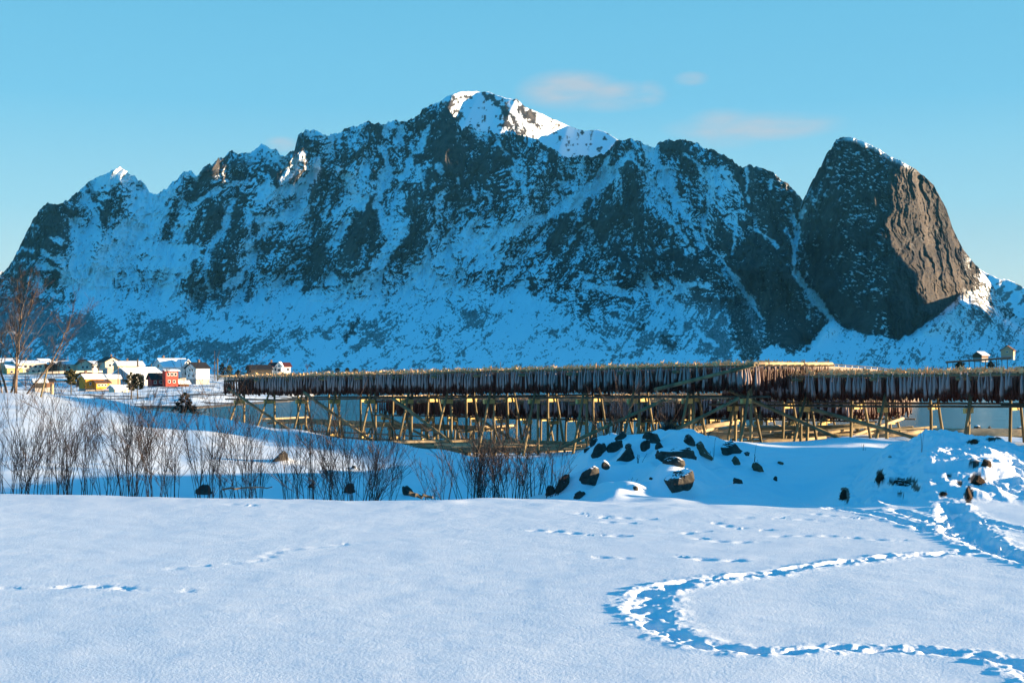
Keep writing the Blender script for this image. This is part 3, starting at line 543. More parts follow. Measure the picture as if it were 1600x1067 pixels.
PRINTS = [[(818, 826), (850, 829), (885, 831), (925, 833), (970, 835)], [(890, 800), (925, 805), (960, 807)], [(930, 805), (1010, 808)], [(1050, 869), (1080, 870), (1105, 873), (1150, 876)], [(1095, 838), (1140, 847), (1185, 848)], [(1200, 835), (1300, 838), (1400, 842)],
          [(80, 917), (120, 919), (160, 920), (215, 922)], [(260, 892), (330, 884), (400, 874), (450, 861), (520, 850)], [(920, 873), (975, 872)], [(275, 922), (320, 925)], [(940, 812), (990, 815)], [(1220, 805), (1270, 812)], [(1060, 833), (1100, 830)],
          [(345, 788), (385, 790)], [(1100, 815), (1150, 822), (1200, 826)], [(1260, 800), (1330, 806)], [(0, 916), (20, 918)], [(1330, 806), (1420, 815), (1500, 818)], [(1150, 806), (1210, 810)]]
def field_detail(X, Y):
    dz = np.zeros(X.shape)
    lump = fbm(X * 7, Y * 7, 701, 3) - 0.5; lump2 = fbm(X * 16, Y * 16, 702, 2) - 0.5
    for P, wd, dep, bank, foot in ((T1, 0.078, 0.070, 0.009, 0.30), (T2, 0.17, 0.13, 0.012, 0.4), (T3, 0.09, 0.06, 0.008, 0.4), (T4, 0.09, 0.05, 0.01, 0.4), (T5, 0.09, 0.05, 0.01, 0.4)):
        P0 = np.array(P); m = (X > P0[:, 0].min() - 1) & (X < P0[:, 0].max() + 1) & (Y > P0[:, 1].min() - 1) & (Y < P0[:, 1].max() + 1)
        if not m.any(): continue
        d, arc, sd = segdist(X[m], Y[m], P); l1 = lump[m]; l2 = lump2[m]
        wide = wd * (1 + 0.25 * np.sin(arc * 1.3 + wd * 30)) * (1 + (0.30 * np.exp(-((arc - 3.6) / 1.1) ** 2) if P is T1 else 0))
        offs = sd * d - 0.5 * wide * np.sign(np.sin(arc * math.pi / foot))
        ph = ((arc / foot) % 1.0) - 0.5
        pk_ = _h(np.floor(arc / foot), arc * 0, 5); print_ = np.exp(-np.abs(offs / (0.56 * wide)) ** 3 - np.abs((ph + .25 * (pk_ - .5)) / (0.26 + .08 * pk_)) ** 3) * (.7 + .6 * pk_)
        tr = -dep * ((0.10 if P is T1 else 0.3) * sstep(wide * 1.3, wide * 0.4, d + 0.16 * l1) + 0.85 * print_ * (1 + .8 * l2) - .65 * np.clip(l2, -.3, .3) * np.exp(-(d / wide) ** 2))
        bk = bank * np.exp(-((d - wide * 1.5) / (0.06 + 0.25 * wide)) ** 2) * (0.35 + 2.6 * np.clip(l1 + 0.18, 0, 1)) * (1 + 1.5 * l2)
        v = tr + bk; cur = dz[m]; dz[m] = np.where(np.abs(v) > np.abs(cur), v, cur)
    for q, pr in enumerate(PRINTS):
        P = [g2(*p) for p in pr]; P0 = np.array(P); m = (X > P0[:, 0].min() - .6) & (X < P0[:, 0].max() + .6) & (Y > P0[:, 1].min() - .6) & (Y < P0[:, 1].max() + .6)
        if not m.any(): continue
        d, arc, sd = segdist(X[m], Y[m], P); wob = 0.08 * np.sin(arc * 5 + q) 
        ph = (arc / 0.24) % 1 - .5; o = sd * d - wob
        deep = 0.02 if q in (3, 0, 6) else (.007 if q in (7, 9, 16) else 0.012)
        dz[m] = dz[m] - deep * np.exp(-(o / 0.06) ** 2 - (ph / 0.3) ** 2) * (lump[m] > -0.16) + deep * .35 * np.exp(-((np.abs(o) - 0.12) / 0.05) ** 2) * (d < .3) * np.clip(lump[m] + .1, 0, 1)
    return dz
EARTH = [(1320, 773, 8, 12), (1376, 742, 7, 9), (1372, 752, 5, 6), (1410, 752, 22, 6), (1432, 762, 8, 5), (1520, 724, 9, 8), (1525, 750, 12, 9), (1514, 772, 7, 13), (1520, 690, 9, 4), (1548, 686, 8, 3), (1484, 745, 6, 3), (1407, 772, 5, 4), (1474, 771, 6, 4), (1391, 714, 4, 2), (1561, 684, 5, 3), (1500, 755, 5, 4)]
def ground_z(X, Y, detail=True):
    X = np.asarray(X, float); Y = np.asarray(Y, float); px = 800 + F * X / np.maximum(Y, 1)
    edge = np.interp(px, [0, 300, 660, 740, 1000, 1300, 1700], [17.3, 16.8, 16.3, 16.5, 15.9, 15.5, 15.4])
    z = np.where(Y < 15.01, 8.3, base_z(px, Y))
    z = z + 0.035 * (fbm(X / 3.5, Y / 3.5, 801, 3) - .5) + 0.006 * (fbm(X / .55 + .4 * Y, Y / .32, 802, 3) - .5)
    beh = sstep(16.5, 19, Y); z = z + beh * ((fbm(X / 2.2, Y / 2.2, 811, 3) - .5) * (0.09 + 0.16 * sstep(780, 900, px)) + (fbm(X / 9, Y / 9, 821, 2) - .5) * 0.22 * sstep(22, 34, Y) * sstep(120, 70, Y))
    # drifts along the lip of the field
    z = z + 0.035 * np.exp(-((Y - edge) / 0.6) ** 2) * np.clip(fbm(X / 1.3, Y / 1.3, 831, 3) - .30, 0, 1) * 2.4 * sstep(200, 330, px) * sstep(1250, 1150, px)
    bm = np.exp(-((px - 1020) / 150) ** 2) * sstep(17, 19, Y) * sstep(33, 28, Y)      # boulder slope
    z = z + bm * ((fbm(X / 0.75, Y / 0.75, 841, 2) - .5) * 0.62 + (ridged(X / 1.6, Y / 1.6, 842, 2) - .6) * .30)
    sm = sstep(1290, 1360, px) * sstep(15.7, 16.6, Y) * sstep(25, 22.5, Y)                # ploughed snow heap
    z = z + sm * ((ridged(X / 0.55, Y / 0.55, 851, 4) - .55) * 0.22 + (fbm(X / 0.16, Y / 0.16, 861, 3) - .5) * 0.07)
    for (bx, by, br, bh) in (BUMPS if 'BUMPS' in globals() else ()):
        q = ((X - bx) / br) ** 2 + ((Y - by) / (br * 1.1)) ** 2; z = z + bh * np.exp(-q * 1.3)
    if detail: z = z + np.where(Y < 17.5, field_detail(X, Y), 0)
    return z
B = [(1060, 757, 54, 35, 'large dark flat-topped boulder at the foot of the bank, right beside the snow field', 'rock', .25), (1056, 710, 60, 24, 'long dark slab, widest rock of the boulder bank', 'rock', 0),
 (1097, 707, 32, 21, 'brown sunlit boulder at the right end of the long dark slab', 'brownrock', -.3), (1053, 724, 33, 15, 'rounded dark boulder just below the long slab', 'rock', 0), (1010, 700, 21, 19, 'upright dark boulder left of the long slab', 'rock', .1),
 (979, 714, 31, 27, 'dark boulder leaning to the right on the left half of the bank', 'rock', .5), (937, 707, 26, 22, 'left one of two touching rounded boulders on the left shoulder of the bank', 'rock', .3), (960, 702, 30, 21, 'right one of two touching rounded boulders on the left shoulder of the bank', 'rock', .3),
 (915, 750, 40, 32, 'big dark rock low on the left of the bank, behind bare stems', 'rock', .6), (882, 758, 28, 25, 'dark rock half hidden by the thicket left of the bank', 'rock', .4), (906, 775, 19, 13, 'small round dark boulder at the lip of the snow field, left of the bank', 'rock', 0),
 (860, 770, 16, 18, 'dark stone in the shade below the drift at the thicket', 'rock', 0), (970, 683, 21, 14, 'small dark rock on the crest of the bank, left of its middle', 'rock', .2), (1018, 687, 30, 20, 'grey-green peaked rock on the crest of the bank', 'rock', 0),
 (930, 691, 16, 15, 'dark knobbly rock on the upper left slope of the bank', 'rock', 0), (917, 704, 14, 9, 'small flat stone at the left end of the bank crest', 'rock', 0), (946, 728, 13, 11, 'small pointed stone alone on the smooth left slope of the bank', 'rock', .1),
 (1076, 690, 20, 17, 'dark rock above the brown sunlit boulder', 'rock', -.3), (1093, 696, 15, 12, 'brown tufted stone above the brown sunlit boulder', 'brownrock', 0), (1151, 722, 17, 14, 'small brown-grey stone right of the boulders, halfway down the bank', 'brownrock', 0),
 (1185, 733, 21, 18, 'brown sunlit rock standing alone on the smooth snow right of the bank', 'brownrock', -.1), (1153, 754, 17, 15, 'dark pointed stone low on the smooth snow right of the bank', 'rock', -.2), (1219, 724, 11, 7, 'tiny brown stone farthest right on the smooth snow', 'brownrock', 0),
 (1212, 749, 7, 8, 'tiny dark stone on the sunlit ripple of snow', 'rock', 0), (1031, 700, 15, 14, 'small rock touching the left end of the long slab', 'rock', 0), (993, 764, 9, 8, 'little dark stone left of the large flat-topped boulder', 'rock', 0),
 (1017, 750, 7, 7, 'little stone poking out above and left of the large flat-topped boulder', 'rock', 0), (1142, 703, 38, 22, 'snow-capped dome of rock at the foot of the rack posts', 'rock', 0), (982, 698, 12, 9, 'small dark stone between the leaning boulder and the two touching ones', 'rock', 0),
 (1166, 711, 12, 8, 'thin dark stone at the right foot of the snow-capped dome', 'rock', .4), (438, 717, 24, 19, 'lone dark boulder on the shaded slope among the shrubs', 'rock', 0), (317, 768, 26, 18, 'dark mossy boulder in the hollow at the left, below the tall shrubs', 'rock', .1),
 (486, 761, 9, 8, 'little dark stone in the hollow below the lone boulder', 'rock', 0), (547, 767, 20, 19, 'dark rock at the foot of the spreading shrub, in the hollow', 'rock', 0), (638, 770, 20, 17, 'dark rock leaning beside a fallen branch at the edge of the field', 'rock', -.6), (553, 731, 7, 6, 'tiny stone high behind the spreading shrub', 'rock', 0)]
BUMPS = []
def _bumps():
    for (px, py, wp, hp, lb, mt, ln) in B:
        Yt = np.arange(15.6, 60, .05); zz = ground_z((px - 800) / F * Yt, Yt, False); m = zz >= CZ - (py + hp * .32 - HOR) / F * Yt
        if not m.any(): continue
        Y = Yt[m.argmax()]; k = Y / F; BUMPS.append(((px - 800) * k, Y + wp * k * .62, wp * k * .75, hp * k * .55))
_bumps()
def gz(x, y): return float(ground_z(np.array([x]), np.array([y]), False)[0])
def build_ground():
    pxs = np.concatenate([np.linspace(-2600, -60, 120), np.arange(-50, 1650, 1.45), np.linspace(1660, 5200, 140)])
    yf = np.concatenate([np.array([1.0, 2.0, 3.5, 5.0]), (1.7 * F) / np.arange(515, 190, -0.85)])
    yn = np.concatenate([yf, np.exp(np.linspace(math.log(yf[-1] + 0.03), math.log(30), 330)), np.exp(np.linspace(math.log(30.2), math.log(110), 130)), np.linspace(112, 200, 24)])
    PX, YY = np.meshgrid(pxs, yn); X = (PX - 800) / F * YY
    Z = ground_z(X, YY)
    e = np.zeros(Z.shape); PYv = HOR + (CZ - Z) / YY * F
    nn = fbm(PX / 5, PYv / 4, 901, 3) - .5
    m_ = (YY > 15.8) & (YY < 22.5)
    for ex, ey, ew, eh in EARTH:
        r = np.sqrt(((PX - ex) / ew) ** 2 + ((PYv - ey) / eh) ** 2) + nn * 1.3
        e = np.maximum(e, sstep(1.05, 0.85, r) * m_)
    V = np.stack([X, YY, Z], -1); nr, nc = Z.shape
    V = V[::-1]; e = e[::-1]
    o = add('snow_field', V.reshape(-1, 3), gridfaces(nr, nc)[:, ::-1], M['snow'], base=(0, 0, 8.3), smooth=True, attrs={'earth': e})
    tag(o, kind='structure', label='wind-smoothed snow field with a trodden footpath, dipping to a hollow and banks beyond')
build_ground()

# sea bed / water / land
M['water'] = mat('fjord_water', (0.006, 0.075, 0.10), 0.22, 0.4)
def _w():
    m = M['water']; b = m.node_tree.nodes['Principled BSDF']; t = N(m, 'ShaderNodeTexCoord'); mp = N(m, 'ShaderNodeMapping'); mp.inputs['Scale'].default_value = (0.12, 1.0, 1); L(m, t.outputs['Object'], mp.inputs[0])
    n = N(m, 'ShaderNodeTexNoise'); n.inputs['Scale'].default_value = 0.16; n.inputs['Detail'].default_value = 8; n.inputs['Roughness'].default_value = 0.62; L(m, mp.outputs[0], n.inputs[0])
    bp = N(m, 'ShaderNodeBump'); bp.inputs['Strength'].default_value = 1.0; bp.inputs['Distance'].default_value = 1.0; L(m, n.outputs[0], bp.inputs['Height']); L(m, bp.outputs[0], b.inputs['Normal'])
_w()
S = 6300
o = add('fjord_water', [(-S, 40, 3.0), (S, 40, 3.0), (S, 9300, 3.0), (-S, 9300, 3.0)], np.array([[0, 1, 2, 3]]), M['water'], base=(0, 40, 3)); tag(o, kind='structure')
o = add('ground', [(-S, -1300, 0.5), (S, -1300, 0.5), (S, 9300, 0.5), (-S, 9300, 0.5)], np.array([[0, 1, 2, 3]]), M['snow'], base=(0, 0, .5)); tag(o, kind='structure')

# ---------------------------------------------------------------- village shore
M['shore'] = mountain_material('shore_snow_and_turf', (0.03, 0.024, 0.02), (0.11, 0.085, 0.06), 0.4)
def shore_z(X, Y):
    px = 800 + F * X / Y
    # shoreline distance by column, then a rising slope
    ys = np.interp(px, [-400, 0, 250, 300, 350, 450, 485, 520, 600], [225, 225, 222, 215, 232, 262, 300, 420, 470])
    d = Y - ys
    z = 2.4 + 0.9 * sstep(-2, 4, d) + 1.0 * sstep(3, 60, d) + 0.8 * sstep(60, 150, d) + 2.0 * sstep(0, 400, px * 0 + 400 - px) * sstep(120, 210, d) * 1.3 + 1.4 * sstep(150, 300, d)
    z = z + (fbm(X / 16, Y / 16, 951, 4) - .5) * 0.9 * sstep(5, 40, d) + (fbm(X / 3, Y / 4, 952, 3) - .5) * 0.35
    return np.where(d < -3, 2.0, z), d
def build_shore():
    pxs = np.arange(-500, 620, 2.0); yn = np.exp(np.linspace(math.log(205), math.log(760), 230))
    PX, YY = np.meshgrid(pxs, yn); X = (PX - 800) / F * YY; Z, d = shore_z(X, YY)
    Z = Z - 8 * sstep(640, 760, YY) - 8 * sstep(560, 610, PX)
    n = uniform(fbm(X / 9, YY / 5, 961, 4, 0.6)); rk = sstep(-.04, .06, 0.24 - n) * 0.9
    rk = np.maximum(rk, sstep(9, 4, d + 5 * (fbm(X / 3, YY / 3, 962, 2) - .5)) * 0.95)
    o = add('shore_ground', np.stack([X, YY, Z], -1).reshape(-1, 3), gridfaces(*Z.shape), M['shore'], base=(-80, 300, 3), smooth=True, attrs={'rock': rk}); tag(o, kind='structure')
build_shore()
def sz(x, y): return float(shore_z(np.array([x]), np.array([float(y)]))[0][0])
# right-hand skerry with huts
def mound(name, cx, cy, rx, ry, h, seed, rockp=0.3, label=None):
    u = np.linspace(-1, 1, 70); A, B = np.meshgrid(u, u); r = np.hypot(A, B)
    Z = 2.0 + h * sstep(1, 0.25, r + 0.25 * (fbm(A * 3, B * 3, seed, 3) - .5)) + (fbm(A * 9, B * 9, seed + 1, 3) - .5) * h * 0.25
    X = cx + A * rx; Y = cy + B * ry; n = uniform(fbm(A * 10, B * 10, seed + 2, 4)); rk = sstep(-.04, .06, rockp - n)
    o = add(name, np.stack([X, Y, Z], -1).reshape(-1, 3), gridfaces(70, 70), M['shore'], base=(cx, cy, 2), smooth=True, attrs={'rock': rk}); tag(o, kind='structure', label=label)
mound('islet', 208, 520, 62, 60, 7.5, 971, 0.45)
mound('islet', 300, 640, 80, 60, 11, 975, 0.3)

# ---------------------------------------------------------------- road embankment beyond the right rack
M['gravel'] = noisy('gravel_seawall', (0.20, 0.16, 0.13), (0.30, 0.25, 0.20), 2, 0.9, 0.3, 6, coord='Object')
M['steel'] = mat('galvanised_steel', (0.28, 0.28, 0.28), 0.5, 0.4, 0.5)
def embankment():
    b = MB(); P = [(at(1186, 567.5, 234), 11), (at(1215, 568.5, 238), 11), (at(1290, 571.5, 248), 10), (at(1372, 577, 262), 9), (at(1430, 586, 272), 8)]
    for (c, wd) in P: pass
    V = []
    for (c, wd) in P: V += [(c[0] - 0, c[1] - 3.5, 2.2), (c[0], c[1], c[2]), (c[0] + .5, c[1] + 7, c[2]), (c[0] + .5, c[1] + 11, 2.2)]
    Q = []
    for i in range(len(P) - 1):
        for k in range(3): a = i * 4 + k; Q.append((a, a + 4, a + 5, a + 1))
    base = (P[0][0][0], P[0][0][1], 3)
    root = tag(add('road_embankment', V, np.array(Q), M['gravel'], base=base), kind='structure')
    g = empty('guardrail', P[0][0], 'low steel guardrail along the road embankment behind the near rack', 'guardrail'); g['_base'] = P[0][0]
    cs = [np.array(c) + (0, 0.5, 0) for c, _ in P]
    m = MB()
    for a, c in zip(cs[:-1], cs[1:]): m.tube([a + (0, 0, .38), c + (0, 0, .38)], 0.09, 4)
    m.build('rail', M['darkwood'], g)
    for a, c in zip(cs[:-1], cs[1:]):
        n = int(np.linalg.norm(c - a) / 2.4)
        for k in range(n):
            p = a + (c - a) * k / n; m = MB(); m.tube([p, p + (0, 0, .42)], 0.06, 4); m.build('post', M['steel'], g)
embankment()

# ---------------------------------------------------------------- drying racks
DIR = np.array([0.743, -0.669, 0.0]); PERP = np.array([0.669, 0.743, 0.0])
rng = np.random.default_rng(11)
FISHMESH = []
def fish_pair_geo(rs, sides=6):
    """two headless fish tied by the tail and slung over a pole running along local x; origin on the pole"""
    b = MB(); rr = np.random.default_rng(rs)
    for sgn in (-1, 1):
        ln = 0.66 * rr.uniform(0.85, 1.18); tw = rr.uniform(-0.05, 0.05); fat = rr.uniform(0.8, 1.2)
        zs = np.array([0.02, -0.12, -0.30, -0.52, -0.72, -0.86, -1.0]) * ln; wx = np.array([.014, .020, .033, .046, .052, .044, .026]) * fat; wy = np.array([.012, .016, .024, .034, .040, .036, .018]) * fat
        th = np.arange(sides) / sides * 2 * np.pi; V = []; A = []
        for i, z in enumerate(zs):
            cx = tw * (-z) + 0.012 * math.sin(z * 9 + rs); cy = sgn * (0.035 + 0.035 * min(1, -z * 3 + .1)) + 0.01 * math.sin(z * 7)
            for t in th: V.append((cx + wx[i] * math.cos(t), cy + wy[i] * math.sin(t), z)); A.append([.16, .26, .32, .36, .42, .60, .80][i])
        n = sides; Q = [(i * n + j, i * n + (j + 1) % n, (i + 1) * n + (j + 1) % n, (i + 1) * n + j) for i in range(len(zs) - 1) for j in range(n)]
        e = len(V); V.append((tw * ln, V[-1][1], zs[-1] - 0.01)); A.append(.9); T = [(e, (len(zs) - 1) * n + (j + 1) % n, (len(zs) - 1) * n + j) for j in range(n)]
        b.put(V, Q, T, np.array(A))
        # torn belly flap / collar at the lower end
        cx = tw * ln * .95; f = rr.uniform(-.04, .04)
        b.put([(cx - .05, sgn * .06, -ln * .80), (cx + .05, sgn * .075, -ln * .82), (cx + .03 + f, sgn * .10, -ln * 1.08), (cx - .03 + f, sgn * .05, -ln * 1.03)], [(0, 1, 2, 3)], (), np.array([.7, .7, .9, .95]))
        # tail fin sticking up over the pole
        fx = rr.uniform(-.05, .05); h = .07 + .19 * rr.uniform(0, 1) ** 1.8; y0 = sgn * rr.uniform(-.01, .03); ta = rr.uniform(-1.2, 1.2); ca, sa = math.cos(ta), math.sin(ta)
        b.put([(-.016, y0, .0), (.016, y0, .0), (fx + .075 * ca, y0 + .075 * sa + sgn * .03, h), (fx, y0 + sgn * .02, h * .62), (fx - .075 * ca, y0 - .075 * sa + sgn * .03, h * rr.uniform(.7, 1.1)), (0, y0 - .016 * sgn, .03)],
              (), [(0, 1, 3), (1, 2, 3), (0, 3, 4), (0, 5, 3), (1, 3, 5)], np.array([.08, .08, .0, .03, .0, .05]))
    return b.arrays()
FG = [fish_pair_geo(100 + k, 6) for k in range(8)]
FGL = [fish_pair_geo(200 + k, 4) for k in range(6)]
FM = [mesh_np('dried_fish', V, f, M['fish'], True, {'tone': A}) for V, f, A in FG]
RZ = math.atan2(DIR[1], DIR[0])
FRONT = []       # (distance, pos) candidates for single fish
BULK = []
def tube_obj(name, a, b, r, m, parent, n=7, bend=0.02, label=None):
    a = np.array(a, float); b = np.array(b, float); mid = (a + b) / 2 + rng.normal(0, bend, 3); q = MB()
    q.tube([a, a * .7 + b * .3 + (mid - (a + b) / 2) * .8, mid, b], [r, r * .98, r * .93, r * .86], n); o = q.build(name, m, parent, smooth=True)
    if label: o['label'] = label
    return o
def rack(name, label, P0, length, width, z0, z1, frames, fish=True, rows=12, low=1.12, braces=(), legs=True, barmat='bar', gaps=(), sag=0.0, step=0.155, group='drying racks by the water'):
    """P0: near-side left corner (x, y); runs along DIR, width along PERP; z0/z1 = height of the top at the left / right end"""
    P0 = np.array([P0[0], P0[1], 0.0]); base = (P0[0], P0[1], gz(P0[0], P0[1]) if P0[1] < 110 else 3)
    root = empty(name, base, label, 'fish rack', group); root['_base'] = base
    topz = lambda s: z0 + (z1 - z0) * s / length
    W = MB(); 
    def P(s, p, z): return P0 + DIR * s + PERP * p + np.array([0, 0, z])
    for i in range(frames):
        s = 0.6 + (length - 1.2) * i / (frames - 1); zt = topz(s)
        # cross beam under the poles
        tube_obj('cross_beam', P(s, -0.22, zt - .10), P(s, width + .15, zt - .10), 0.06, M['wood'], root)
        if not legs: continue
        for side in (0, 1):
            pv = 0.95 if side == 0 else width - 0.95; pt = 0.75 if side == 0 else width - 0.75; pb = -0.15 if side == 0 else width + 0.15
            j = rng.normal(0, .07, 4)
            a = P(s, pv, 0); g = gz(a[0], a[1]) if a[1] < 190 else 3; tube_obj('post', (a[0] + j[0], a[1], g - .3), P(s + j[0] * .3, pv, zt - .17), 0.058, M['wood'], root)
            a = P(s + .12, pb + j[1], 0); g = gz(a[0], a[1]); tube_obj('strut', (a[0] + j[2], a[1], g - .3), P(s + .14, pt, zt - .17), 0.055, M['wood'], root)
            # low crossbar carrying the stringers
            q = MB(); f = (1 if side == 0 else 1); c = (P(s, pv, zt - low) + P(s, pb * .45 + pt * .55, zt - low)) / 2
            q.box(c + PERP * 0, (0.62, 0.09, 0.17), math.atan2(PERP[1], PERP[0])); q.build('crossbar', M[barmat], root)
    for side in (0, 1):
        for lv, rr_ in ((low - .14, .042),):
            if not legs: continue
            nseg = max(1, int(length / 9)); 
            for k in range(nseg):
                a = length * k / nseg - .4; e = length * (k + 1) / nseg + .4; pp = (0.55 if side == 0 else width - .55) + .08 * (k % 2)
                tube_obj('stringer', P(a, pp, topz(a) - lv + .05 * (k % 2)), P(e, pp, topz(e) - lv + .05 * (k % 2)), rr_, M['darkwood'], root, bend=.04)
    for (s0, za, s1, zb, pp) in braces:
        tube_obj('brace', P(s0, pp, za), P(s1, pp, zb), 0.07, M['wood'], root)
    for r in range(rows):
        p = width * r / (rows - 1); nseg = max(1, int(length / 11))
        for k in range(nseg):
            a = length * k / nseg - .25; e = length * (k + 1) / nseg + .25
            tube_obj('pole', P(a, p, topz(a) + .02 + .05 * (k % 2)), P(e, p, topz(e) + .02 + .05 * (k % 2)), rng.uniform(.028, .04), M['wood'], root, bend=.03)
        if fish:
            s = 0.25
            while s < length - .1:
                s += step * rng.choice([rng.uniform(.45, .9), rng.uniform(.9, 2.1)], p=[.6, .4]) * (1.25 if r == 0 else 1)
                if any(g0 < s < g1 for g0, g1 in gaps): continue
                pos = P(s, p, topz(s) + .05 + rng.uniform(-.05, .06))
                ent = (pos, RZ + rng.normal(0, .18), rng.uniform(.9, 1.12))
                (FRONT if r == 0 else BULK).append(ent)
    # poles lying crosswise on top at both ends
    tube_obj('end_pole', P(-.1, -.1, topz(0) + .13), P(-.1, width + .2, topz(0) + .13), .06, M['wood2'], root); tube_obj('end_pole', P(length + .05, -.1, topz(length) + .13), P(length + .05, width + .2, topz(length) + .13), .07, M['wood2'], root)
    return root
LA = 29.6
rack('drying_rack', 'longest fish rack, running from the left and ending above the boulders', (-14.1, 62), LA, 5.2, 9.47, 10.02, 13,
     braces=[(0.8, 9.0, 6.2, 6.9, -.12), (6.5, 8.9, 11.5, 6.7, -.12), (12.4, 8.7, 16.6, 6.6, -.12), (LA - 8.2, 7.0, LA - 3.4, 8.9, -.12), (LA - 4.5, 7.1, LA - .4, 9.0, -.12), (LA - 3.8, 9.25, LA + .2, 10.1, -.13)])
rack('drying_rack', 'nearest fish rack, running out of the picture on the right behind the snow heap', (7.15, 46.4), 21.5, 5.2, 9.64, 9.94, 8,
     braces=[(-.2, 9.62, 6.2, 7.3, -.12), (4.2, 8.6, 10.2, 7.2, -.12)])
rack('drying_rack', 'lower fish rack seen through the legs of the longest rack', (-7.6, 68), 19.6, 4.6, 8.33, 8.50, 12, low=1.0, step=.18, rows=10, braces=[(1, 7.6, 6, 6.0, -.12), (8, 7.6, 12, 6.0, -.12)])
rack('drying_rack', 'lower fish rack seen through the legs of the nearest right-hand rack', (3.0, 60.5), 14.6, 4.6, 8.55, 8.72, 10, low=1.0, step=.18, rows=10, braces=[(5, 7.7, 10, 6.2, -.12)])
rack('empty_drying_rack', 'low empty rack of pale sunlit poles standing in front of the water on the left', (-14.4, 74.5), 16.5, 3.2, 6.92, 6.92, 7, fish=False, rows=9, low=.8, group=None)

def place_fish():
    FRONT.sort(key=lambda e: np.linalg.norm(e[0] - np.array([0, 0, CZ])))
    vis = [e for e in FRONT if abs(e[0][0] / e[0][1]) < 0.405]
    single = vis[:300]; ids = {id(e) for e in single}
    first = None
    for k, (p, rz, s) in enumerate(single):
        o = bpy.data.objects.new('dried_fish', FM[k % 8]); o.location = p; o.rotation_euler = (0, 0, rz + (math.pi if k % 3 == 0 else 0)); o.scale = (s, s, s * (0.94 + 0.12 * ((k * 37) % 10) / 10))
        col.objects.link(o); tag(o, 'pair of headless dried fish hung by their tied tails from a front pole', 'dried fish', 'dried fish on the front poles')
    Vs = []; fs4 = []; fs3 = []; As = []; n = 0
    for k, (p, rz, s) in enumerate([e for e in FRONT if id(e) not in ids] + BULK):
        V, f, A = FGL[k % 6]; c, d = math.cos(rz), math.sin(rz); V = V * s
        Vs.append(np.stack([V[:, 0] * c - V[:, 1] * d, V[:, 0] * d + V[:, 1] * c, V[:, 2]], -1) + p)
        fs4.append(f[0] + n); fs3.append(f[1] + n); As.append(np.where(A > .2, A + .32, A)); n += len(V)  # inner fish toned darker: the shade between the rows is put into the colour
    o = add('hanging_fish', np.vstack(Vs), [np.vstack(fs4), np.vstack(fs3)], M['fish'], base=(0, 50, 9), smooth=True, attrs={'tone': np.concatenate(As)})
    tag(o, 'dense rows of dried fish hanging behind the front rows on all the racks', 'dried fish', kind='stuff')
place_fish()

# loose poles heaped on the ground below and beyond the racks
def log_at(px, py, Y, length, r, ang, label, group, m='wood2', tilt=0, name='log', snowy=False):
    c = np.array(at(px, py, Y)); c[2] = max(c[2], gz(c[0], c[1]) + r * .8) if Y < 75 else c[2]
    d = np.array([math.cos(ang) * math.cos(tilt), math.sin(ang) * math.cos(tilt), math.sin(tilt)]) * length / 2
    q = MB(); mid = c + rng.normal(0, .02, 3); q.tube([c - d, c - d * .3, mid + d * .3, c + d], [r, r * .97, r * .93, r * .85], 8)
    o = q.build(name, M[m], base=tuple(c - (0, 0, r)), smooth=True); tag(o, label, 'log', group)
    return o
for i in range(34):
    px = 640 + (i * 61) % 270; Y = 51 + (i * 7) % 11; log_at(px, 690 + (i * 5) % 16, Y, rng.uniform(3.0, 5), rng.uniform(.045, .08), rng.normal(-.1, .22), 'pale stripped pole lying in the sunlit heap under the longest rack', 'poles heaped under the longest rack', 'wood2')
for i in range(16):
    px = 1050 + (i * 53) % 150; Y = 50 + (i * 5) % 9; log_at(px, 682 - (i * 3) % 14, Y, rng.uniform(2.5, 5), rng.uniform(.06, .10), rng.normal(.1, .35), 'pale pole lying in the heap below the corner where the two near racks meet', 'poles heaped below the rack corner', 'wood2', tilt=rng.normal(.03, .05))
for i in range(26):
    px = 1225 + (i * 47) % 190; Y = 49 + (i * 5) % 12; log_at(px, 690 - (i * 7) % 24, Y, rng.uniform(2.5, 5), rng.uniform(.045, .085), rng.normal(.2, .3), 'greyish pole in the untidy heap left of the snow heap', 'poles heaped beside the snow heap', 'wood2' if i % 3 == 0 else 'wood', tilt=rng.normal(.04, .05))
log_at(1555, 681, 56, 7.5, .22, -.05, 'thick pale log lying on its side behind the snow heap at the right edge', None, 'wood2')
log_at(1540, 688, 54, 6.5, .17, -.03, 'slimmer log lying just in front of the thickest one', None, 'wood2')
log_at(1402, 676, 56, 3.2, .17, .25, 'short snow-topped log at the left foot of the snow heap', None, 'wood2')

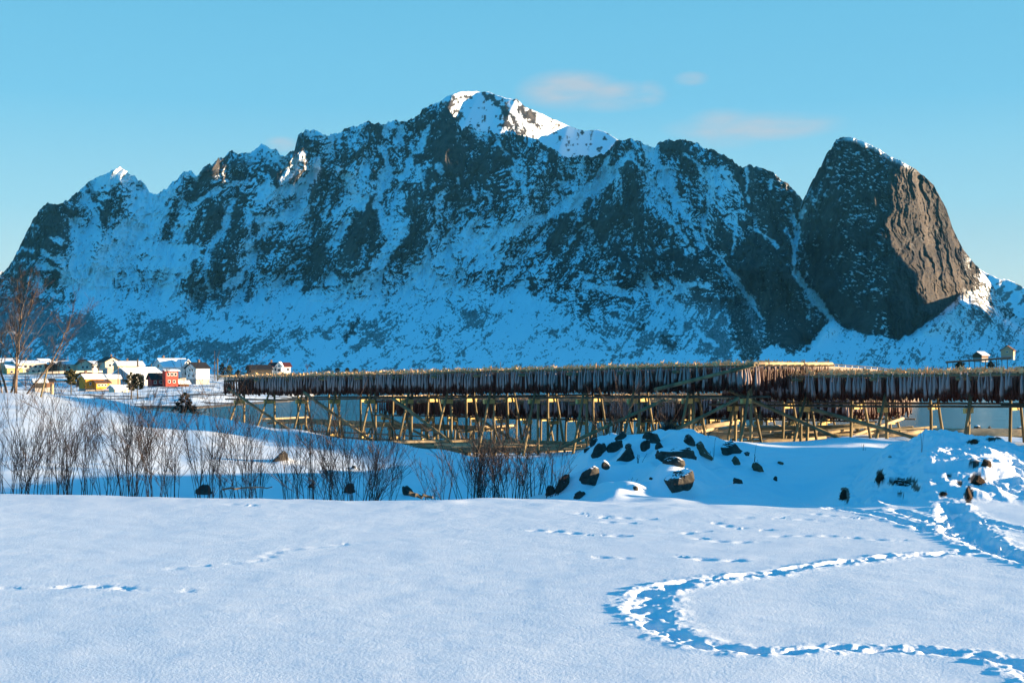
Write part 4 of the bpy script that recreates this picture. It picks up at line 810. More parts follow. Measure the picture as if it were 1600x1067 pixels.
# ---------------------------------------------------------------- boulders
def boulder(px, py, wpx, hpx, label, mt='rock', group=None, Yh=None, name='boulder', seed=0, flat=1.0, cat='boulder', lean=0.0):
    # find where the view ray meets the ground
    x = Y = None
    for Yt in np.arange(15.6, 110, .05):
        xx = (px - 800) / F * Yt; 
        if gz(xx, Yt) >= CZ - (py + hpx * .32 - HOR) / F * Yt: Y = Yt; break
    if Y is None: Y = 30
    for (bx, by, br, bh) in BUMPS:
        k = (by - 0) / F
        if abs((px - 800) / F - bx / (by - .62 / .75 * br)) < 1e-4 and abs(by - .62 / .75 * br - Y) < 3: Y = by - .62 / .75 * br
    sc_ = Y / F; wd = wpx * sc_ * 1.1; ht = hpx * sc_ * 1.12
    rr = np.random.default_rng(seed + 1000); n = 20; m_ = 26
    th = np.linspace(0, np.pi, n)[:, None]; ph = np.arange(m_) / m_ * 2 * np.pi
    d = np.stack([np.sin(th) * np.cos(ph), np.sin(th) * np.sin(ph), np.cos(th) + 0 * ph], -1).reshape(-1, 3)
    nr = rr.normal(0, 1, (9, 3)); nr /= np.linalg.norm(nr, axis=1)[:, None]; off = rr.uniform(.55, 1.0, 9)
    dots = d @ nr.T; rad = np.where(dots > .12, off[None] / np.maximum(dots, .12), 9).min(1); rad = np.minimum(rad, 1.12)
    nn = (vn(d[:, 0] * 3 + 9 + seed, d[:, 1] * 3 + d[:, 2] * 4, 5) - .5) * .10 + (vn(d[:, 0] * 9 + seed, d[:, 1] * 9 + d[:, 2] * 8, 6) - .5) * .04
    P = d * (rad + nn)[:, None]; P[:, 0] += lean * P[:, 2]
    P[:, :2] *= (1 + .35 * np.clip(-P[:, 2:3] + .1, 0, 1)); P = P / (np.abs(P).max(0)[None]) * np.array([wd / 2, wd / 2 * rr.uniform(.7, 1.0), ht * .62 * flat])
    c = np.array([(px - 800) / F * Y, Y + wd * .12, CZ - (py - HOR) / F * Y])
    i = np.arange(n - 1)[:, None] * m_; j = np.arange(m_)[None]; j2 = (j + 1) % m_
    Q = np.stack([i + j, i + m_ + j, i + m_ + j2, i + j2], -1).reshape(-1, 4)
    o = add(name, P + c, Q, M[mt], base=tuple(c - (0, 0, ht * .5))); return tag(o, label, cat, group)
for k, (px, py, wp, hp, lb, mt, ln) in enumerate(B):
    o = boulder(px, py, wp, hp, lb, mt, None, seed=k * 7, lean=ln, cat='boulder' if wp > 18 else 'stone', name='boulder' if wp > 18 else 'stone')
for k, (px, py, wp, hp, lb) in enumerate([(1376, 748, 13, 19, 'dark clod of earth at the left of the snow heap, above a wide bare strip'), (1410, 755, 34, 9, 'wide dark strip of bare earth in the middle of the snow heap'), (1319, 774, 12, 18, 'lowest dark clod, at the left foot of the snow heap'),
   (1529, 752, 22, 17, 'big brown clod on the right side of the snow heap'), (1514, 773, 11, 22, 'tall dark clod below the big brown one on the snow heap'), (1541, 724, 16, 14, 'dark clod high on the right shoulder of the snow heap'), (1522, 690, 12, 8, 'small dark clod near the crest of the snow heap'), (1482, 745, 10, 7, 'little clod in the middle of the snow heap'), (1475, 771, 10, 8, 'small clod low on the snow heap beside the path')]):
    boulder(px, py, wp, hp, lb, 'earth', None, seed=400 + k * 3, name='earth_clod', cat='earth clod', flat=.8)
for k, (px, py, wp, hp, Yd, lb) in enumerate([(1527, 667, 14, 6, 128, 'low black rock on the snowy far bank right of the rack posts'), (1546, 668, 8, 5, 128, 'smaller black rock beside the low one on the far bank'), (1594, 669, 12, 6, 125, 'black rock on the far bank at the right edge of the picture')]):
    c = at(px, py, Yd); q = MB(); s = Yd / F; th = np.linspace(0, 2 * np.pi, 9)[:-1]
    V = [(c[0] + math.cos(t) * wp * s * .5 * rng.uniform(.8, 1.1), c[1] + math.sin(t) * wp * s * .4, c[2] - hp * s * .6) for t in th] + [(c[0] + math.cos(t) * wp * s * .32 * rng.uniform(.7, 1.2), c[1] + math.sin(t) * wp * s * .3, c[2] + hp * s * rng.uniform(.05, .35)) for t in th] + [(c[0], c[1], c[2] + hp * s * .5)]
    q.put(V, [(i, (i + 1) % 8, 8 + (i + 1) % 8, 8 + i) for i in range(8)], [(8 + i, 8 + (i + 1) % 8, 16) for i in range(8)]); tag(q.build('shore_rock', M['rock'], base=tuple(np.array(c) - (0, 0, hp * s))), lb, 'rock')

# ---------------------------------------------------------------- bare shrubs and trees
def grow(b, p, d, ln, r, lvl, rr, nseg=6, curve=.22, sides=3, upward=.25, kids=(3, 6), minr=.0022, spread=.55, kfrac=.55):
    pts = [p.copy()]; dd = d.copy(); bend = rr.normal(0, curve, 3)
    for i in range(nseg):
        dd = dd + bend * (0.5 / nseg) + rr.normal(0, curve * .28, 3) + np.array([0, 0, upward / nseg]); dd /= np.linalg.norm(dd)
        pts.append(pts[-1] + dd * ln / nseg)
    pts = np.array(pts); rad = np.linspace(r, max(r * .28, minr), len(pts)); b.tube(pts, rad, sides, cap=False)
    if lvl <= 0: return
    for k in range(rr.integers(*kids)):
        t = rr.uniform(.22, .92); i = int(t * nseg); q = pts[i] + (pts[min(i + 1, nseg)] - pts[i]) * (t * nseg - i)
        dirn = pts[min(i + 1, nseg)] - pts[i]; dirn /= np.linalg.norm(dirn) + 1e-9
        nd = dirn + rr.normal(0, spread, 3) * np.array([1, 1, .5]) + np.array([0, 0, .12]); nd /= np.linalg.norm(nd)
        grow(b, q, nd, ln * rr.uniform(.3, kfrac), max(np.interp(t, [0, 1], [r, r * .3]) * .62, minr), lvl - 1, rr, max(3, nseg - 2), curve, sides, upward, kids, minr, spread, kfrac)
def shrub(px, pyb, Y, hpx, wpx, stems, label, seed, lvl=1, r=.009, lean=0, name='bare_shrub', m='twig', kids=(3, 7), z=None, depth=.5):
    x = (px - 800) / F * Y; zb = (gz(x, Y) if z is None else z) - .05; h = ((CZ - (pyb - hpx - HOR) / F * Y) - zb) * 1.02; wd = wpx / F * Y
    rr = np.random.default_rng(seed); b = MB()
    for k in range(stems):
        u = rr.uniform(-1, 1); v = rr.uniform(-1, 1); p = np.array([x + u * wd * .20, Y + v * wd * .2 * depth * 2, 0]); p[2] = (gz(p[0], p[1]) if z is None else z) - .04
        hh = h * rr.uniform(.55, 1.04) * (1 - .22 * abs(u)); d = np.array([u * wd * .42 / h + rr.normal(0, .09) + lean, v * .25 * depth + rr.normal(0, .08), 1.0]); d /= np.linalg.norm(d)
        grow(b, p, d, hh, r * rr.uniform(.6, 1.2), lvl, rr, 7, .16, 3, .12, kids, spread=.42)
    o = b.build(name, M[m], base=(x, Y, zb)); return tag(o, label, 'shrub')
SH = [(12, 770, 19.4, 170, 110, 22, 'pale spreading shrub at the left edge of the picture'), (52, 772, 20.5, 140, 60, 12, 'thin shrub just right of the left-edge shrub'), (85, 770, 21.0, 170, 60, 12, 'upright shrub below the leaning grey pole'),
 (108, 772, 19.5, 160, 70, 15, 'tall dense shrub left of the broad dark bush'), (135, 772, 22, 130, 50, 9, 'slight shrub filling the gap left of the broad dark bush'), (165, 770, 21, 110, 46, 8, 'short twiggy shrub behind the left flank of the broad dark bush'),
 (202, 772, 20.2, 185, 85, 24, 'broad dark bush of many stems, tallest of the left hollow'), (238, 773, 19.2, 150, 80, 18, 'spreading bush immediately right of the tallest dark bush'), (268, 773, 21, 110, 50, 8, 'low thin shrub left of the mossy boulder'),
 (322, 775, 20.0, 160, 70, 15, 'shrub rising from behind the mossy boulder'), (352, 775, 21.2, 120, 50, 9, 'slim shrub just right of the mossy boulder'), (380, 775, 20.0, 155, 75, 15, 'shrub with stems fanning left of the lone boulder'),
 (404, 774, 22, 95, 45, 8, 'small shrub directly left of the lone boulder'), (455, 774, 21.0, 120, 60, 10, 'sparse shrub directly right of the lone boulder'), (480, 775, 19.5, 140, 60, 12, 'slender shrub over the little stone in the hollow'),
 (520, 775, 20.5, 125, 60, 11, 'shrub left of the dark rock in the hollow'), (552, 773, 19.5, 125, 150, 34, 'wide fanning shrub of thin twigs over the dark rock in the hollow'), (590, 774, 20.8, 110, 90, 12, 'right-leaning shrub at the sunlit streak of snow'),
 (690, 772, 18.6, 75, 110, 8, 'low straggling bush with crooked branches on the edge of the thicket'), (735, 774, 19.5, 98, 80, 22, 'dark bush at the left side of the central thicket'), (765, 772, 20.2, 112, 85, 24, 'dense tangled bush in the heart of the central thicket'),
 (800, 772, 19.5, 104, 80, 20, 'upright bush at the right side of the central thicket'), (835, 770, 21, 92, 60, 10, 'thin-stemmed bush between the central thicket and the boulder bank'), (862, 768, 19.4, 80, 50, 8, 'sparse stems beside the dark rock left of the boulder bank'),
 (955, 690, 27.5, 88, 70, 9, 'reddish shrub standing against the fish on the crest of the boulder bank'), (975, 684, 29, 92, 55, 7, 'second reddish shrub, just right of the other on the crest of the bank'), (1042, 686, 27.0, 75, 55, 9, 'reddish twiggy bush springing from the dark clump on top of the bank'),
 (1098, 690, 26, 30, 36, 6, 'tiny tuft of twigs by the brown sunlit boulder'), (1000, 742, 21, 36, 28, 5, 'few bare twigs on the smooth slope below the leaning boulder'), (985, 768, 18.6, 22, 30, 4, 'very small sprig at the lip of the field by the little stone'),
 (1177, 742, 22, 50, 16, 3, 'two thin stalks beside the brown rock that stands alone'), (1114, 735, 22.5, 50, 18, 2, 'single thin stalk on the slope right of the long slab'), (1438, 702, 19.2, 66, 14, 2, 'lone thin reed leaning on the top of the snow heap'), (1350, 708, 30, 16, 12, 4, 'tiny tuft at the left end of the snow heap')]
for k, (px, pyb, Y, h, wd, st, lb) in enumerate(SH):
    shrub(px, pyb, Y, h, wd, st, lb, 50 + k, r=.0068 if st > 5 else .0045, kids=(3, 6) if st > 5 else (0, 3), lvl=2 if st > 5 else 1)
shrub(1043, 684, 26.6, 24, 30, 120, 'dark round clump of dense twigs on the top of the boulder bank', 300, r=.009, kids=(2, 5), name='dense_bush')
# crooked fallen branches at the field's edge
for k, (p0, p1, Yd, r, lb) in enumerate([((640, 778), (676, 781), 17.3, .035, 'thick fallen branch lying flat at the edge of the snow field'), ((350, 770), (425, 766), 18.6, .016, 'thin dark branch lying low in the hollow left of the slender shrub')]):
    a = np.array(at(*p0, Yd)); c = np.array(at(*p1, Yd)); q = MB(); t = np.linspace(0, 1, 9)[:, None]; pts = a + (c - a) * t + rng.normal(0, .012, (9, 3)); pts[:, 2] += .05
    q.tube(pts, np.linspace(r, r * .5, 9), 6); tag(q.build('fallen_branch', M['darkwood'], base=tuple(a)), lb, 'branch')
# the multi-stemmed tree at the left edge
def left_tree():
    Y = 58.0; x0 = (34 - 800) / F * Y; zb = gz(x0, Y) - .1
    root = empty('bare_tree', (x0, Y, zb), 'tall bare tree with several slender stems at the left edge of the picture', 'tree'); root['_base'] = (x0, Y, zb); rr = np.random.default_rng(5)
    stems = [(8, 620, -12, 190, 1.0), (12, 622, 12, 185, .9), (22, 622, 25, 190, 1.0), (20, 620, 40, 170, .95), (38, 622, 78, 140, .8), (4, 620, -45, 120, .7)]
    for (bx, by, dx, h, s) in stems:
        p = np.array(at(bx, by, Y)); p[1] += rr.uniform(-.4, .4); p[2] = gz(p[0], p[1]) - .1
        tip = np.array(at(bx + dx, by - h, Y)); d = tip - p; ln = np.linalg.norm(d); d /= ln; b = MB(); n = 10; pts = [p]
        bow = np.array([rr.normal(0, .25), rr.normal(0, .3), 0])
        for i in range(1, n + 1): t = i / n; pts.append(p + d * ln * t + bow * math.sin(t * math.pi) + rr.normal(0, .03, 3))
        pts = np.array(pts); rad = np.linspace(.055 * s, .008, n + 1); b.tube(pts, rad, 6); trunk = b.build('trunk', M['birch'], root, smooth=True)
        for k in range(15):
            b = MB(); t = rr.uniform(.25, .97); i = min(int(t * n), n - 1); q = pts[i]; nd = d + np.array([rr.normal(0, .55), rr.normal(0, .45), rr.uniform(0, .3)]); nd /= np.linalg.norm(nd)
            grow(b, q, nd, rr.uniform(1.0, 2.4) * (1.15 - .6 * t), rad[i] * .45 + .004, 2, rr, 6, .2, 3, .25, (3, 7), minr=.0042, spread=.5); b.build('limb', M['birch'] if t < .5 else M['twig'], root)
left_tree()
q = MB(); a = np.array(at(62, 632, 57)); a[2] = gz(a[0], a[1]) - .2; q.tube([a, np.array(at(67.5, 605, 57)), np.array(at(74, 577, 57))], [.050, .046, .040], 8); tag(q.build('leaning_pole', M['wood'], base=tuple(a), smooth=True), 'weathered grey pole leaning to the right on the slope behind the shrubs', 'pole')
q = MB(); a = np.array(at(81, 612, 80)); q.tube([a - (0, 0, .3), np.array(at(81.5, 599, 80))], [.12, .10], 7); tag(q.build('fence_post', M['wood2'], base=tuple(a), smooth=True), 'short sunlit post on the slope right of the leaning pole', 'post')

def conifer(px, pyb, Y, hpx, wpx, label, seed, m='needle', flat=False, z=None, group=None, trunk_frac=.22, name='conifer', n=1700, leaf=.20):
    x = (px - 800) / F * Y; zb = CZ - (pyb - HOR) / F * Y if z is None else z; h = hpx / F * Y; wd = wpx / F * Y
    root = empty(name, (x, Y, zb), label, 'tree', group); root['_base'] = (x, Y, zb); rr = np.random.default_rng(seed)
    b = MB(); b.tube([(x, Y, zb - .2), (x + rr.normal(0, .02) * h, Y, zb + h * .5), (x, Y, zb + h * .96)], [h * .028, h * .018, h * .004], 6); b.build('trunk', M['darkwood'], root, smooth=True)
    b = MB(); nb = 26
    for k in range(nb):
        t = trunk_frac + (1 - trunk_frac) * (k + .5) / nb; prof = (math.sin(math.pi * min(1, (t - trunk_frac) / (1 - trunk_frac) * .8 + .2)) ** .7) if flat else (1.02 - t) ** .8
        L_ = wd * (.62 if not flat else .5) * prof * rr.uniform(.6, 1.15); a = k * 2.4 + rr.uniform(-.3, .3); p0 = np.array([x, Y, zb + h * t]); p1 = p0 + np.array([math.cos(a) * L_, math.sin(a) * L_, L_ * (.25 if flat else -.05)])
        b.tube([p0, p1], [h * .006, h * .002], 3, cap=False)
        for j in range(int(n / nb)):
            u = rr.uniform(.25, 1.05) ** .8; c = p0 + (p1 - p0) * u + rr.normal(0, .09, 3) * L_ * (.4 + u * .8); s = leaf * wd * rr.uniform(.25, .7)
            e1 = rr.normal(0, 1, 3); e1 /= np.linalg.norm(e1); e2 = np.cross(e1, rr.normal(0, 1, 3)); e2 /= np.linalg.norm(e2)
            b.put([c - e1 * s, c + e2 * s * .35, c + e1 * s, c - e2 * s * .35], [(0, 1, 2, 3)])
    b.build('crown', M[m], root); return root
conifer(289, 654, 52, 38, 42, 'small dark spruce with a spreading top on the shaded snow slope', 1, flat=False, z=gz((289 - 800) / F * 52, 52) - .05, trunk_frac=.20, n=2600, leaf=.085)
conifer(111, 614, 200, 36, 22, 'olive-green pine with a bare lower trunk, left of the orange house', 2, 'pine', True, trunk_frac=.35)
conifer(205, 622, 215, 40, 18, 'left one of two dark pines in front of the grey gabled house', 3, 'pine', True, trunk_frac=.30)
conifer(215, 622, 213, 38, 20, 'right one of two dark pines in front of the grey gabled house', 4, 'needle', True, trunk_frac=.36)
for k, (px, pyb, h, wd, m, lb) in enumerate([(347, 588, 20, 13, 'needle', 'dark conifer behind the left end of the longest rack, beside the tall mast'), (358, 589, 17, 14, 'pine', 'brownish tree right of the dark conifer at the left end of the longest rack'), (527, 583, 8, 9, 'needle', 'leftmost of three small dark trees peeping over the longest rack'),
     (543, 583, 8, 8, 'needle', 'middle one of three small dark trees peeping over the longest rack'), (555, 583, 7, 9, 'needle', 'rightmost of three small dark trees peeping over the longest rack'), (372, 588, 10, 10, 'needle', 'low dark tree left of the dark barn')]):
    conifer(px, pyb, 430, h, wd, lb, 20 + k, m, True, trunk_frac=.1, n=400, leaf=.25)
def faretree(px, pyb, Y, hpx, wpx, label, seed, group=None):
    x = (px - 800) / F * Y; zb = CZ - (pyb - HOR) / F * Y; h = hpx / F * Y; root = empty('bare_tree', (x, Y, zb), label, 'tree', group); root['_base'] = (x, Y, zb); rr = np.random.default_rng(seed)
    b = MB(); b.tube([(x, Y, zb - .3), (x, Y, zb + h * .45)], [h * .03, h * .02], 5); b.build('trunk', M['birch'], root); b = MB()
    for k in range(14):
        d = np.array([rr.normal(0, wpx / hpx * .55), rr.normal(0, .4), 1.0]); d /= np.linalg.norm(d); grow(b, np.array([x, Y, zb + h * rr.uniform(.12, .4)]), d, h * rr.uniform(.5, .75), h * .012, 1, rr, 5, .25, 3, .1, (5, 9), minr=h * .0035, spread=.6, kfrac=.6)
    b.build('crown', M['twig'], root)
for k, (px, pyb, h, wd, lb) in enumerate([(82, 582, 24, 20, 'round bare tree left of the brown thicket, right of the long cream building'), (92, 582, 25, 22, 'round bare tree in the middle of the brown thicket beside the road'), (101, 583, 20, 18, 'bare tree at the right end of the brown thicket beside the road'),
    (127, 570, 12, 16, 'bare tree behind the roof of the small cream gabled house'), (145, 580, 16, 14, 'bare tree between the two cream gabled houses'), (154, 580, 16, 12, 'bare tree just left of the dark-roofed cream house'), (219, 600, 20, 10, 'thin bare tree between the pines and the pale blue house'),
    (262, 588, 14, 12, 'bare tree standing before the gable of the big white house'), (40, 606, 18, 26, 'bare tree in the snow below the long cream building'), (52, 606, 14, 18, 'low bare tree beside the dark sheds'), (20, 604, 22, 20, 'bare tree behind the stems of the left-edge tree'), (120, 609, 16, 16, 'bare tree left of the orange house'),
    (480, 580, 12, 9, 'pinkish bare tree right of the house with the red roof'), (335, 586, 12, 12, 'bare tree beside the two slim masts'), (160, 622, 12, 14, 'low bare tree below the orange house'), (243, 624, 14, 10, 'low bare tree on the shore below the red house')]):
    faretree(px, pyb, 330 if pyb < 600 else 260, h, wd, lb, 40 + k)
for (px, y0, y1, Yd, r, lb) in [(340, 590, 560, 400, .22, 'thicker of the two slim masts right of the white house'), (335.5, 590, 564, 402, .12, 'thinner of the two slim masts right of the white house'), (215, 583, 561, 420, .3, 'dark mast between the chimneyed house and the big white house'), (184.5, 602, 574, 330, .12, 'thin utility pole left of the grey gabled house'), (106, 568, 556, 450, .12, 'short pole behind the low snowy-roofed house'),
      (236.5, 585, 568, 420, .13, 'slim dark pole left of the big white house'), (782, 582, 565, 420, .12, 'thin pole just showing above the middle of the longest rack')]:
    a = np.array(at(px, y0, Yd)); q = MB(); q.tube([a - (0, 0, 1), np.array(at(px, y1, Yd))], [r * 1.1, r * .8], 6); tag(q.build('utility_pole', M['darkwood'], base=tuple(a)), lb, 'pole')

# ---------------------------------------------------------------- houses
def wallmat(n, c): return noisy(n, tuple(v * .9 for v in c), c, 1.5, 0.8, 0.1, 8)
H = {'cream': wallmat('cream_cladding', (0.62, 0.52, 0.38)), 'white': wallmat('white_cladding', (0.78, 0.76, 0.72)), 'grey': wallmat('grey_blue_cladding', (0.38, 0.40, 0.42)), 'orange': wallmat('orange_cladding', (0.72, 0.30, 0.03)), 'red': wallmat('red_cladding', (0.50, 0.06, 0.04)),
     'darkred': wallmat('dark_red_cladding', (0.20, 0.02, 0.02)), 'brown': wallmat('brown_cladding', (0.12, 0.06, 0.035)), 'dark': wallmat('tarred_cladding', (0.03, 0.028, 0.026)), 'tan': wallmat('tan_cladding', (0.50, 0.36, 0.22)), 'yellow': wallmat('yellow_cladding', (0.62, 0.42, 0.16))}
RM = {'snow': mat('roof_snow', SNOW, .6), 'dark': mat('slate_roof', (.012, .012, .014), .7), 'red': mat('red_tiles', (.10, .02, .018), .8), 'brown': mat('brown_roof', (.10, .05, .03), .8)}
GLASS = mat('window_glass', (.02, .025, .03), .15, .6); TRIM = mat('white_trim', (.75, .73, .70), .6); CH = mat('chimney_brick', (.12, .085, .07), .9); CONC = mat('concrete', (.32, .30, .28), .9)
def house(px, pyb, Y, w, d, hw, hr, rz, wallc, roofc, label, wins=(), chim=None, name='house', found=.6, parent=None, door=None, roofs=None):
    """local x = ridge direction; length w, depth d, wall height hw, roof rise hr; rz in degrees; wins: (face, u, z, w, h) faces L(-y long side) E(+x gable) W(-x gable)"""
    x0 = (px - 800) / F * Y; zb = CZ - (pyb - HOR) / F * Y; base = np.array([x0, Y, zb]); c, s = math.cos(R(rz)), math.sin(R(rz))
    def T(V): V = np.asarray(V, float); return np.stack([V[:, 0] * c - V[:, 1] * s, V[:, 0] * s + V[:, 1] * c, V[:, 2]], -1) + base
    root = parent
    if root is None: root = empty(name, tuple(base), label, 'house'); root['_base'] = tuple(base)
    a, b = w / 2, d / 2
    V = [(-a, -b, 0), (a, -b, 0), (a, b, 0), (-a, b, 0), (-a, -b, hw), (a, -b, hw), (a, b, hw), (-a, b, hw), (-a, 0, hw + hr - .02), (a, 0, hw + hr - .02)]
    wo = add('wall', T(V), [np.array([(0, 1, 5, 4), (2, 3, 7, 6)]), np.array([(1, 2, 6), (1, 6, 5), (5, 6, 9), (3, 0, 4), (3, 4, 7), (7, 4, 8)])], H[wallc], root)
    if parent is None: add('foundation', T([(-a + .05, -b + .05, -1.6), (a - .05, -b + .05, -1.6), (a - .05, b - .05, -1.6), (-a + .05, b - .05, -1.6), (-a + .05, -b + .05, -.01), (a - .05, -b + .05, -.01), (a - .05, b - .05, -.01), (-a + .05, b - .05, -.01)]), np.array([(0, 1, 5, 4), (1, 2, 6, 5), (2, 3, 7, 6), (3, 0, 4, 7)]), CONC, root)
    oh = .45; th = .22; k = hr / b
    rv = []
    for z in (0.03, th): rv += [(-a - oh, -b - oh, hw - k * oh + z), (a + oh, -b - oh, hw - k * oh + z), (a + oh, 0, hw + hr + z), (-a - oh, 0, hw + hr + z), (a + oh, b + oh, hw - k * oh + z), (-a - oh, b + oh, hw - k * oh + z)]
    rf = [(6, 7, 8, 9), (9, 8, 10, 11), (0, 3, 2, 1), (3, 5, 4, 2), (0, 1, 7, 6), (5, 11, 10, 4), (0, 6, 9, 3), (3, 9, 11, 5), (1, 2, 8, 7), (2, 4, 10, 8)]
    ro = add('roof', T(rv), np.array(rf), RM[roofc], root)
    if chim is not None:
        u = chim * a; q = MB(); q.box((0, 0, 0), (.55, .55, 1.2)); Vv, f, _ = q.arrays(); Vv = Vv + (u, .2, hw + hr + .45); ch = add('chimney', T(Vv), f, CH, ro); 
    for (face, u, z, ww, hh) in wins:
        q = MB()
        if face == 'L': org = np.array([u * a, -b, z]); ex = np.array([1, 0, 0]); no = np.array([0, -1, 0])
        elif face == 'E': org = np.array([a, u * b, z]); ex = np.array([0, 1, 0]); no = np.array([1, 0, 0])
        else: org = np.array([-a, u * b, z]); ex = np.array([0, -1, 0]); no = np.array([-1, 0, 0])
        ez = np.array([0, 0, 1]); 
        def slab(cc, sw, sh, dep): 
            return [cc + ex * i * sw / 2 + ez * j * sh / 2 + no * k_ for k_ in (0.003, dep) for i, j in ((-1, -1), (1, -1), (1, 1), (-1, 1))]
        bf = np.array([(4, 5, 6, 7), (0, 1, 5, 4), (1, 2, 6, 5), (2, 3, 7, 6), (3, 0, 4, 7)])
        fr = add('window', T(slab(org, ww + .2, hh + .2, .07)), bf, TRIM, root); pn = add('pane', T(slab(org + no * .071, ww, hh, .02)), bf, GLASS, fr)
    if door: 
        q = MB(); u, dc = door; V = [(u * a + i * .5, -b - k_, j) for k_ in (0.003, .08) for i, j in ((-1, 0.02), (1, .02), (1, 2.1), (-1, 2.1))]; add('door', T(V), np.array([(4, 5, 6, 7), (0, 1, 5, 4), (1, 2, 6, 5), (2, 3, 7, 6), (3, 0, 4, 7)]), TRIM, root)
    return root
def row(face, us, z, w=1.0, h=1.1): return [(face, u, z, w, h) for u in us]
house(4, 586, 440, 9, 8, 4.4, 1.2, 36, 'cream', 'snow', 'cream house cut by the left edge of the picture, on the upper road', row('L', (-.5, 0, .5), 2.8), .2)
house(43, 584, 440, 9.5, 8, 3.6, .8, 34, 'cream', 'snow', 'long two-storey cream building on the upper road at the far left', row('L', (-.7, -.35, 0, .35, .7), 2.5, .9, .8) + row('L', (-.6, -.2, .2, .6), .9, .9, .8), -.1)
house(67, 582, 446, 7, 7, 3.0, 1.6, 80, 'brown', 'snow', 'brown gabled house at the right end of the long cream building', row('W', (0,), 2.2))
house(115, 580, 446, 9, 7, 2.4, 1.1, 37, 'cream', 'snow', 'low cream house with a snowy roof right of the brown thicket', row('L', (-.6, 0, .6), 1.3, .9, .8))
house(129, 579, 444, 7, 4.8, 2.2, 1.5, -59, 'cream', 'brown', 'small cream gabled house above the road, left of the dark-roofed one', row('E', (-.3, .3), 1.2, .7, .8))
house(171, 577, 440, 8, 5.6, 2.6, 1.5, -54, 'cream', 'dark', 'cream gabled house with a dark roof, highest on the left of the village', row('E', (-.4, .4), 1.4, .8, .8) + row('E', (0,), 2.9, .6, .6), .3)
house(201, 583, 430, 8.4, 7, 2.6, 1.3, 30, 'tan', 'snow', 'tan house with a chimney and snowy roof behind the grey gabled house', row('L', (-.5, .5), 1.4), -.1)
house(200, 602, 360, 5.4, 5.6, 3.2, 1.6, 62, 'grey', 'snow', 'grey gabled house behind the two pines', row('W', (-.4, .4), 1.4, .7, .9) + row('L', (0,), 1.6, .8, .9))
house(228, 600, 370, 6.2, 5.6, 3.2, 1.5, 58, 'grey', 'snow', 'pale blue-grey house left of the dark red one', row('W', (-.3, .4), 1.5, .7, .9) + row('L', (-.3, .4), 1.6, .7, .9))
r_ = house(247, 603, 352, 4.6, 4.0, 2.0, 1.4, 32, 'darkred', 'dark', 'dark red and bright red house with a tall gable above the shore', row('L', (-.6, .1), 1.1, .6, .7) + row('L', (.3,), 2.3 - .45, .6, .5))
house(266, 603.5, 349, 3.4, 2.8, 4.2, .3, 34, 'red', 'snow', '', row('L', (-.45, .35), 1.3, .55, .6) + row('L', (-.6, 0, .6), 3.3, .55, .7), parent=r_)
big = house(268, 590, 392, 8.6, 6.6, 3.4, 2.3, 42, 'white', 'snow', 'big white house with a snowy roof and a front gable, largest in the village', row('L', (-.7,), 1.5) + row('W', (-.35, .35), 1.4) + row('W', (0,), 3.6, .9, .9), -.6)
house(286, 590, 389, 5.4, 3.6, 3.5, 1.9, -46, 'white', 'snow', '', row('E', (-.4, .4), 1.3, .6, .9) + row('E', (0,), 3.3, .8, .9), parent=big)
house(309, 592, 386, 5.0, 4.8, 3.3, 1.5, 52, 'white', 'dark', 'white cube-like house with a black roof right of the biggest one', row('W', (-.45, .4), 1.0, .6, .8) + row('W', (-.3, .2), 2.7, .5, .7) + row('L', (.2,), 1.3, .6, .8), .2)
og = house(143, 607, 315, 4.6, 4.2, 2.5, .9, 40, 'orange', 'snow', 'orange house with a snowy roof and a lower right wing', row('L', (-.5, .1, .6), 1.2, .35, .5), -.6)
house(157, 607.5, 314, 3.4, 2.8, 1.5, .5, 42, 'orange', 'brown', '', row('L', (-.6, -.1, .4), .9, .5, .4), parent=og)
house(134, 604, 319, 2.6, 3.6, 2.6, .8, 60, 'brown', 'brown', '', (), parent=og)  # left gable of the orange house, its shade put into brown cladding
house(186, 617, 300, 3.6, 3.0, 1.6, .6, 44, 'cream', 'snow', 'small cream shed with a snowy roof below the orange house', row('L', (0,), .8, .4, .4))
house(62, 606, 300, 2.6, 2.4, 1.4, .5, 30, 'dark', 'snow', 'left one of two small dark sheds behind the leaning pole')
house(74, 605, 302, 2.4, 2.2, 1.4, .5, 42, 'brown', 'dark', 'right one of two small dark sheds behind the leaning pole')
wr = house(437, 583, 418, 6.0, 5.0, 2.2, 1.1, 25, 'white', 'red', 'white house with a dark red roof and a small front gable behind the longest rack', row('L', (-.7, -.3, .7), 1.2, .6, .8), -.9)
house(437.5, 583, 416, 3.0, 1.7, 2.5, 1.0, 90, 'white', 'snow', '', row('W', (-.3, .3), 1.0, .5, .8) + row('W', (0,), 2.3, .4, .5), parent=wr)
house(405, 585, 410, 6.8, 5.0, 1.6, 1.3, 28, 'dark', 'dark', 'dark barn left of the house with the dark red roof')
house(1575, 556, 505, 4.4, 4.6, 2.2, 1.7, 60, 'tan', 'brown', 'grey-tan hut on the islet at the far right', row('W', (0,), 1.5, .6, .6))
house(1532, 559, 500, 4.4, 4.0, 1.1, 1.2, 37, 'brown', 'snow', 'small hut with a snowy roof on the islet at the far right')
house(21, 587, 436, 5, 6, 2.8, 1.0, 30, 'yellow', 'snow', 'small pale yellow house between the left-edge house and the long cream building', row('L', (-.4, .4), 1.3, .7, .8), .4)
house(93, 580, 462, 7, 6, 2.2, 1.2, 35, 'tan', 'snow', 'low tan house half hidden behind the brown thicket of trees', row('L', (-.5, .3), 1.2, .8, .8), -.3)
house(150, 578, 468, 7, 6, 2.0, 1.1, 30, 'white', 'snow', 'low white house with a snowy roof between the two cream gabled houses', row('L', (-.5, 0, .5), 1.1, .8, .8))
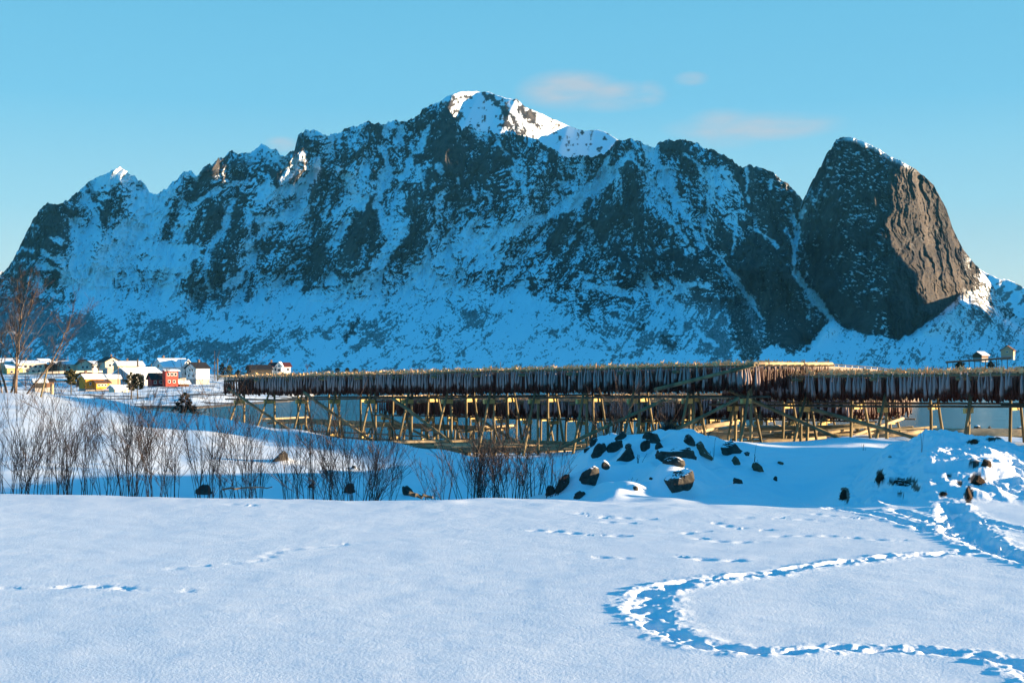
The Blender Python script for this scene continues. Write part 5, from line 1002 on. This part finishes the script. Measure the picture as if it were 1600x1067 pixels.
house(176, 601, 345, 3.2, 3.0, 1.8, .8, 35, 'tan', 'snow', 'tiny tan shed left of the grey gabled house')
house(286, 606, 352, 2.6, 2.4, 1.3, .6, 32, 'brown', 'snow', 'tiny brown boathouse on the shore right of the red house')
# stilted pier in front of the huts
pr = empty('pier', at(1540, 566, 480), 'dark wooden pier on stilts below the two huts on the islet', 'pier'); pr['_base'] = at(1540, 566, 480)
a = np.array(at(1478, 566, 480)); e = np.array(at(1580, 559, 480)); q = MB(); q.tube([a, e], .35, 4); q.build('deck', M['darkwood'], pr)
for k in range(12):
    p = a + (e - a) * (k + .3) / 12; q = MB(); q.tube([p - (0, 0, 4.5), p], .16, 5); q.build('pile', M['darkwood'], pr)
for k, (px, py, wp, hp, lb) in enumerate([(1500, 572, 14, 12, 'dark round bush under the left end of the pier'), (1548, 571, 12, 12, 'dark round bush under the right end of the pier')]):
    conifer(px, py + hp / 2, 470, hp, wp, lb, 90 + k, 'needle', True, trunk_frac=.02, n=500, leaf=.3, name='dark_bush')
# low snowbank / wall along the upper road
q = MB(); a = np.array(at(30, 584, 400)); e = np.array(at(160, 580.5, 410)); c = (a + e) / 2
q.tube([a, c + (0, 0, .1), e], [.42, .5, .38], 6); tag(q.build('roadside_wall', H['cream'], base=tuple(a), smooth=True), 'low pale wall along the upper road below the cream houses', 'wall')

# ---------------------------------------------------------------- air
def haze():
    m = bpy.data.materials.new('haze'); m.use_nodes = True; t = m.node_tree; t.nodes.clear(); o = t.nodes.new('ShaderNodeOutputMaterial'); v = t.nodes.new('ShaderNodeVolumePrincipled')
    v.inputs['Color'].default_value = (0.12, 0.58, 1.0, 1); v.inputs['Density'].default_value = HAZE; t.links.new(v.outputs[0], o.inputs['Volume'])
    q = MB(); q.box((0, 4000, 650 - 1.5), (13000, 11000, 1310)); V, f, _ = q.arrays(); V[:, 2] = np.where(V[:, 2] < 10, -0.6, V[:, 2]); ob = add('haze', V, f, m); tag(ob, kind='stuff', label='thin cold air over the fjord')
HAZE = 2.2e-5
haze()
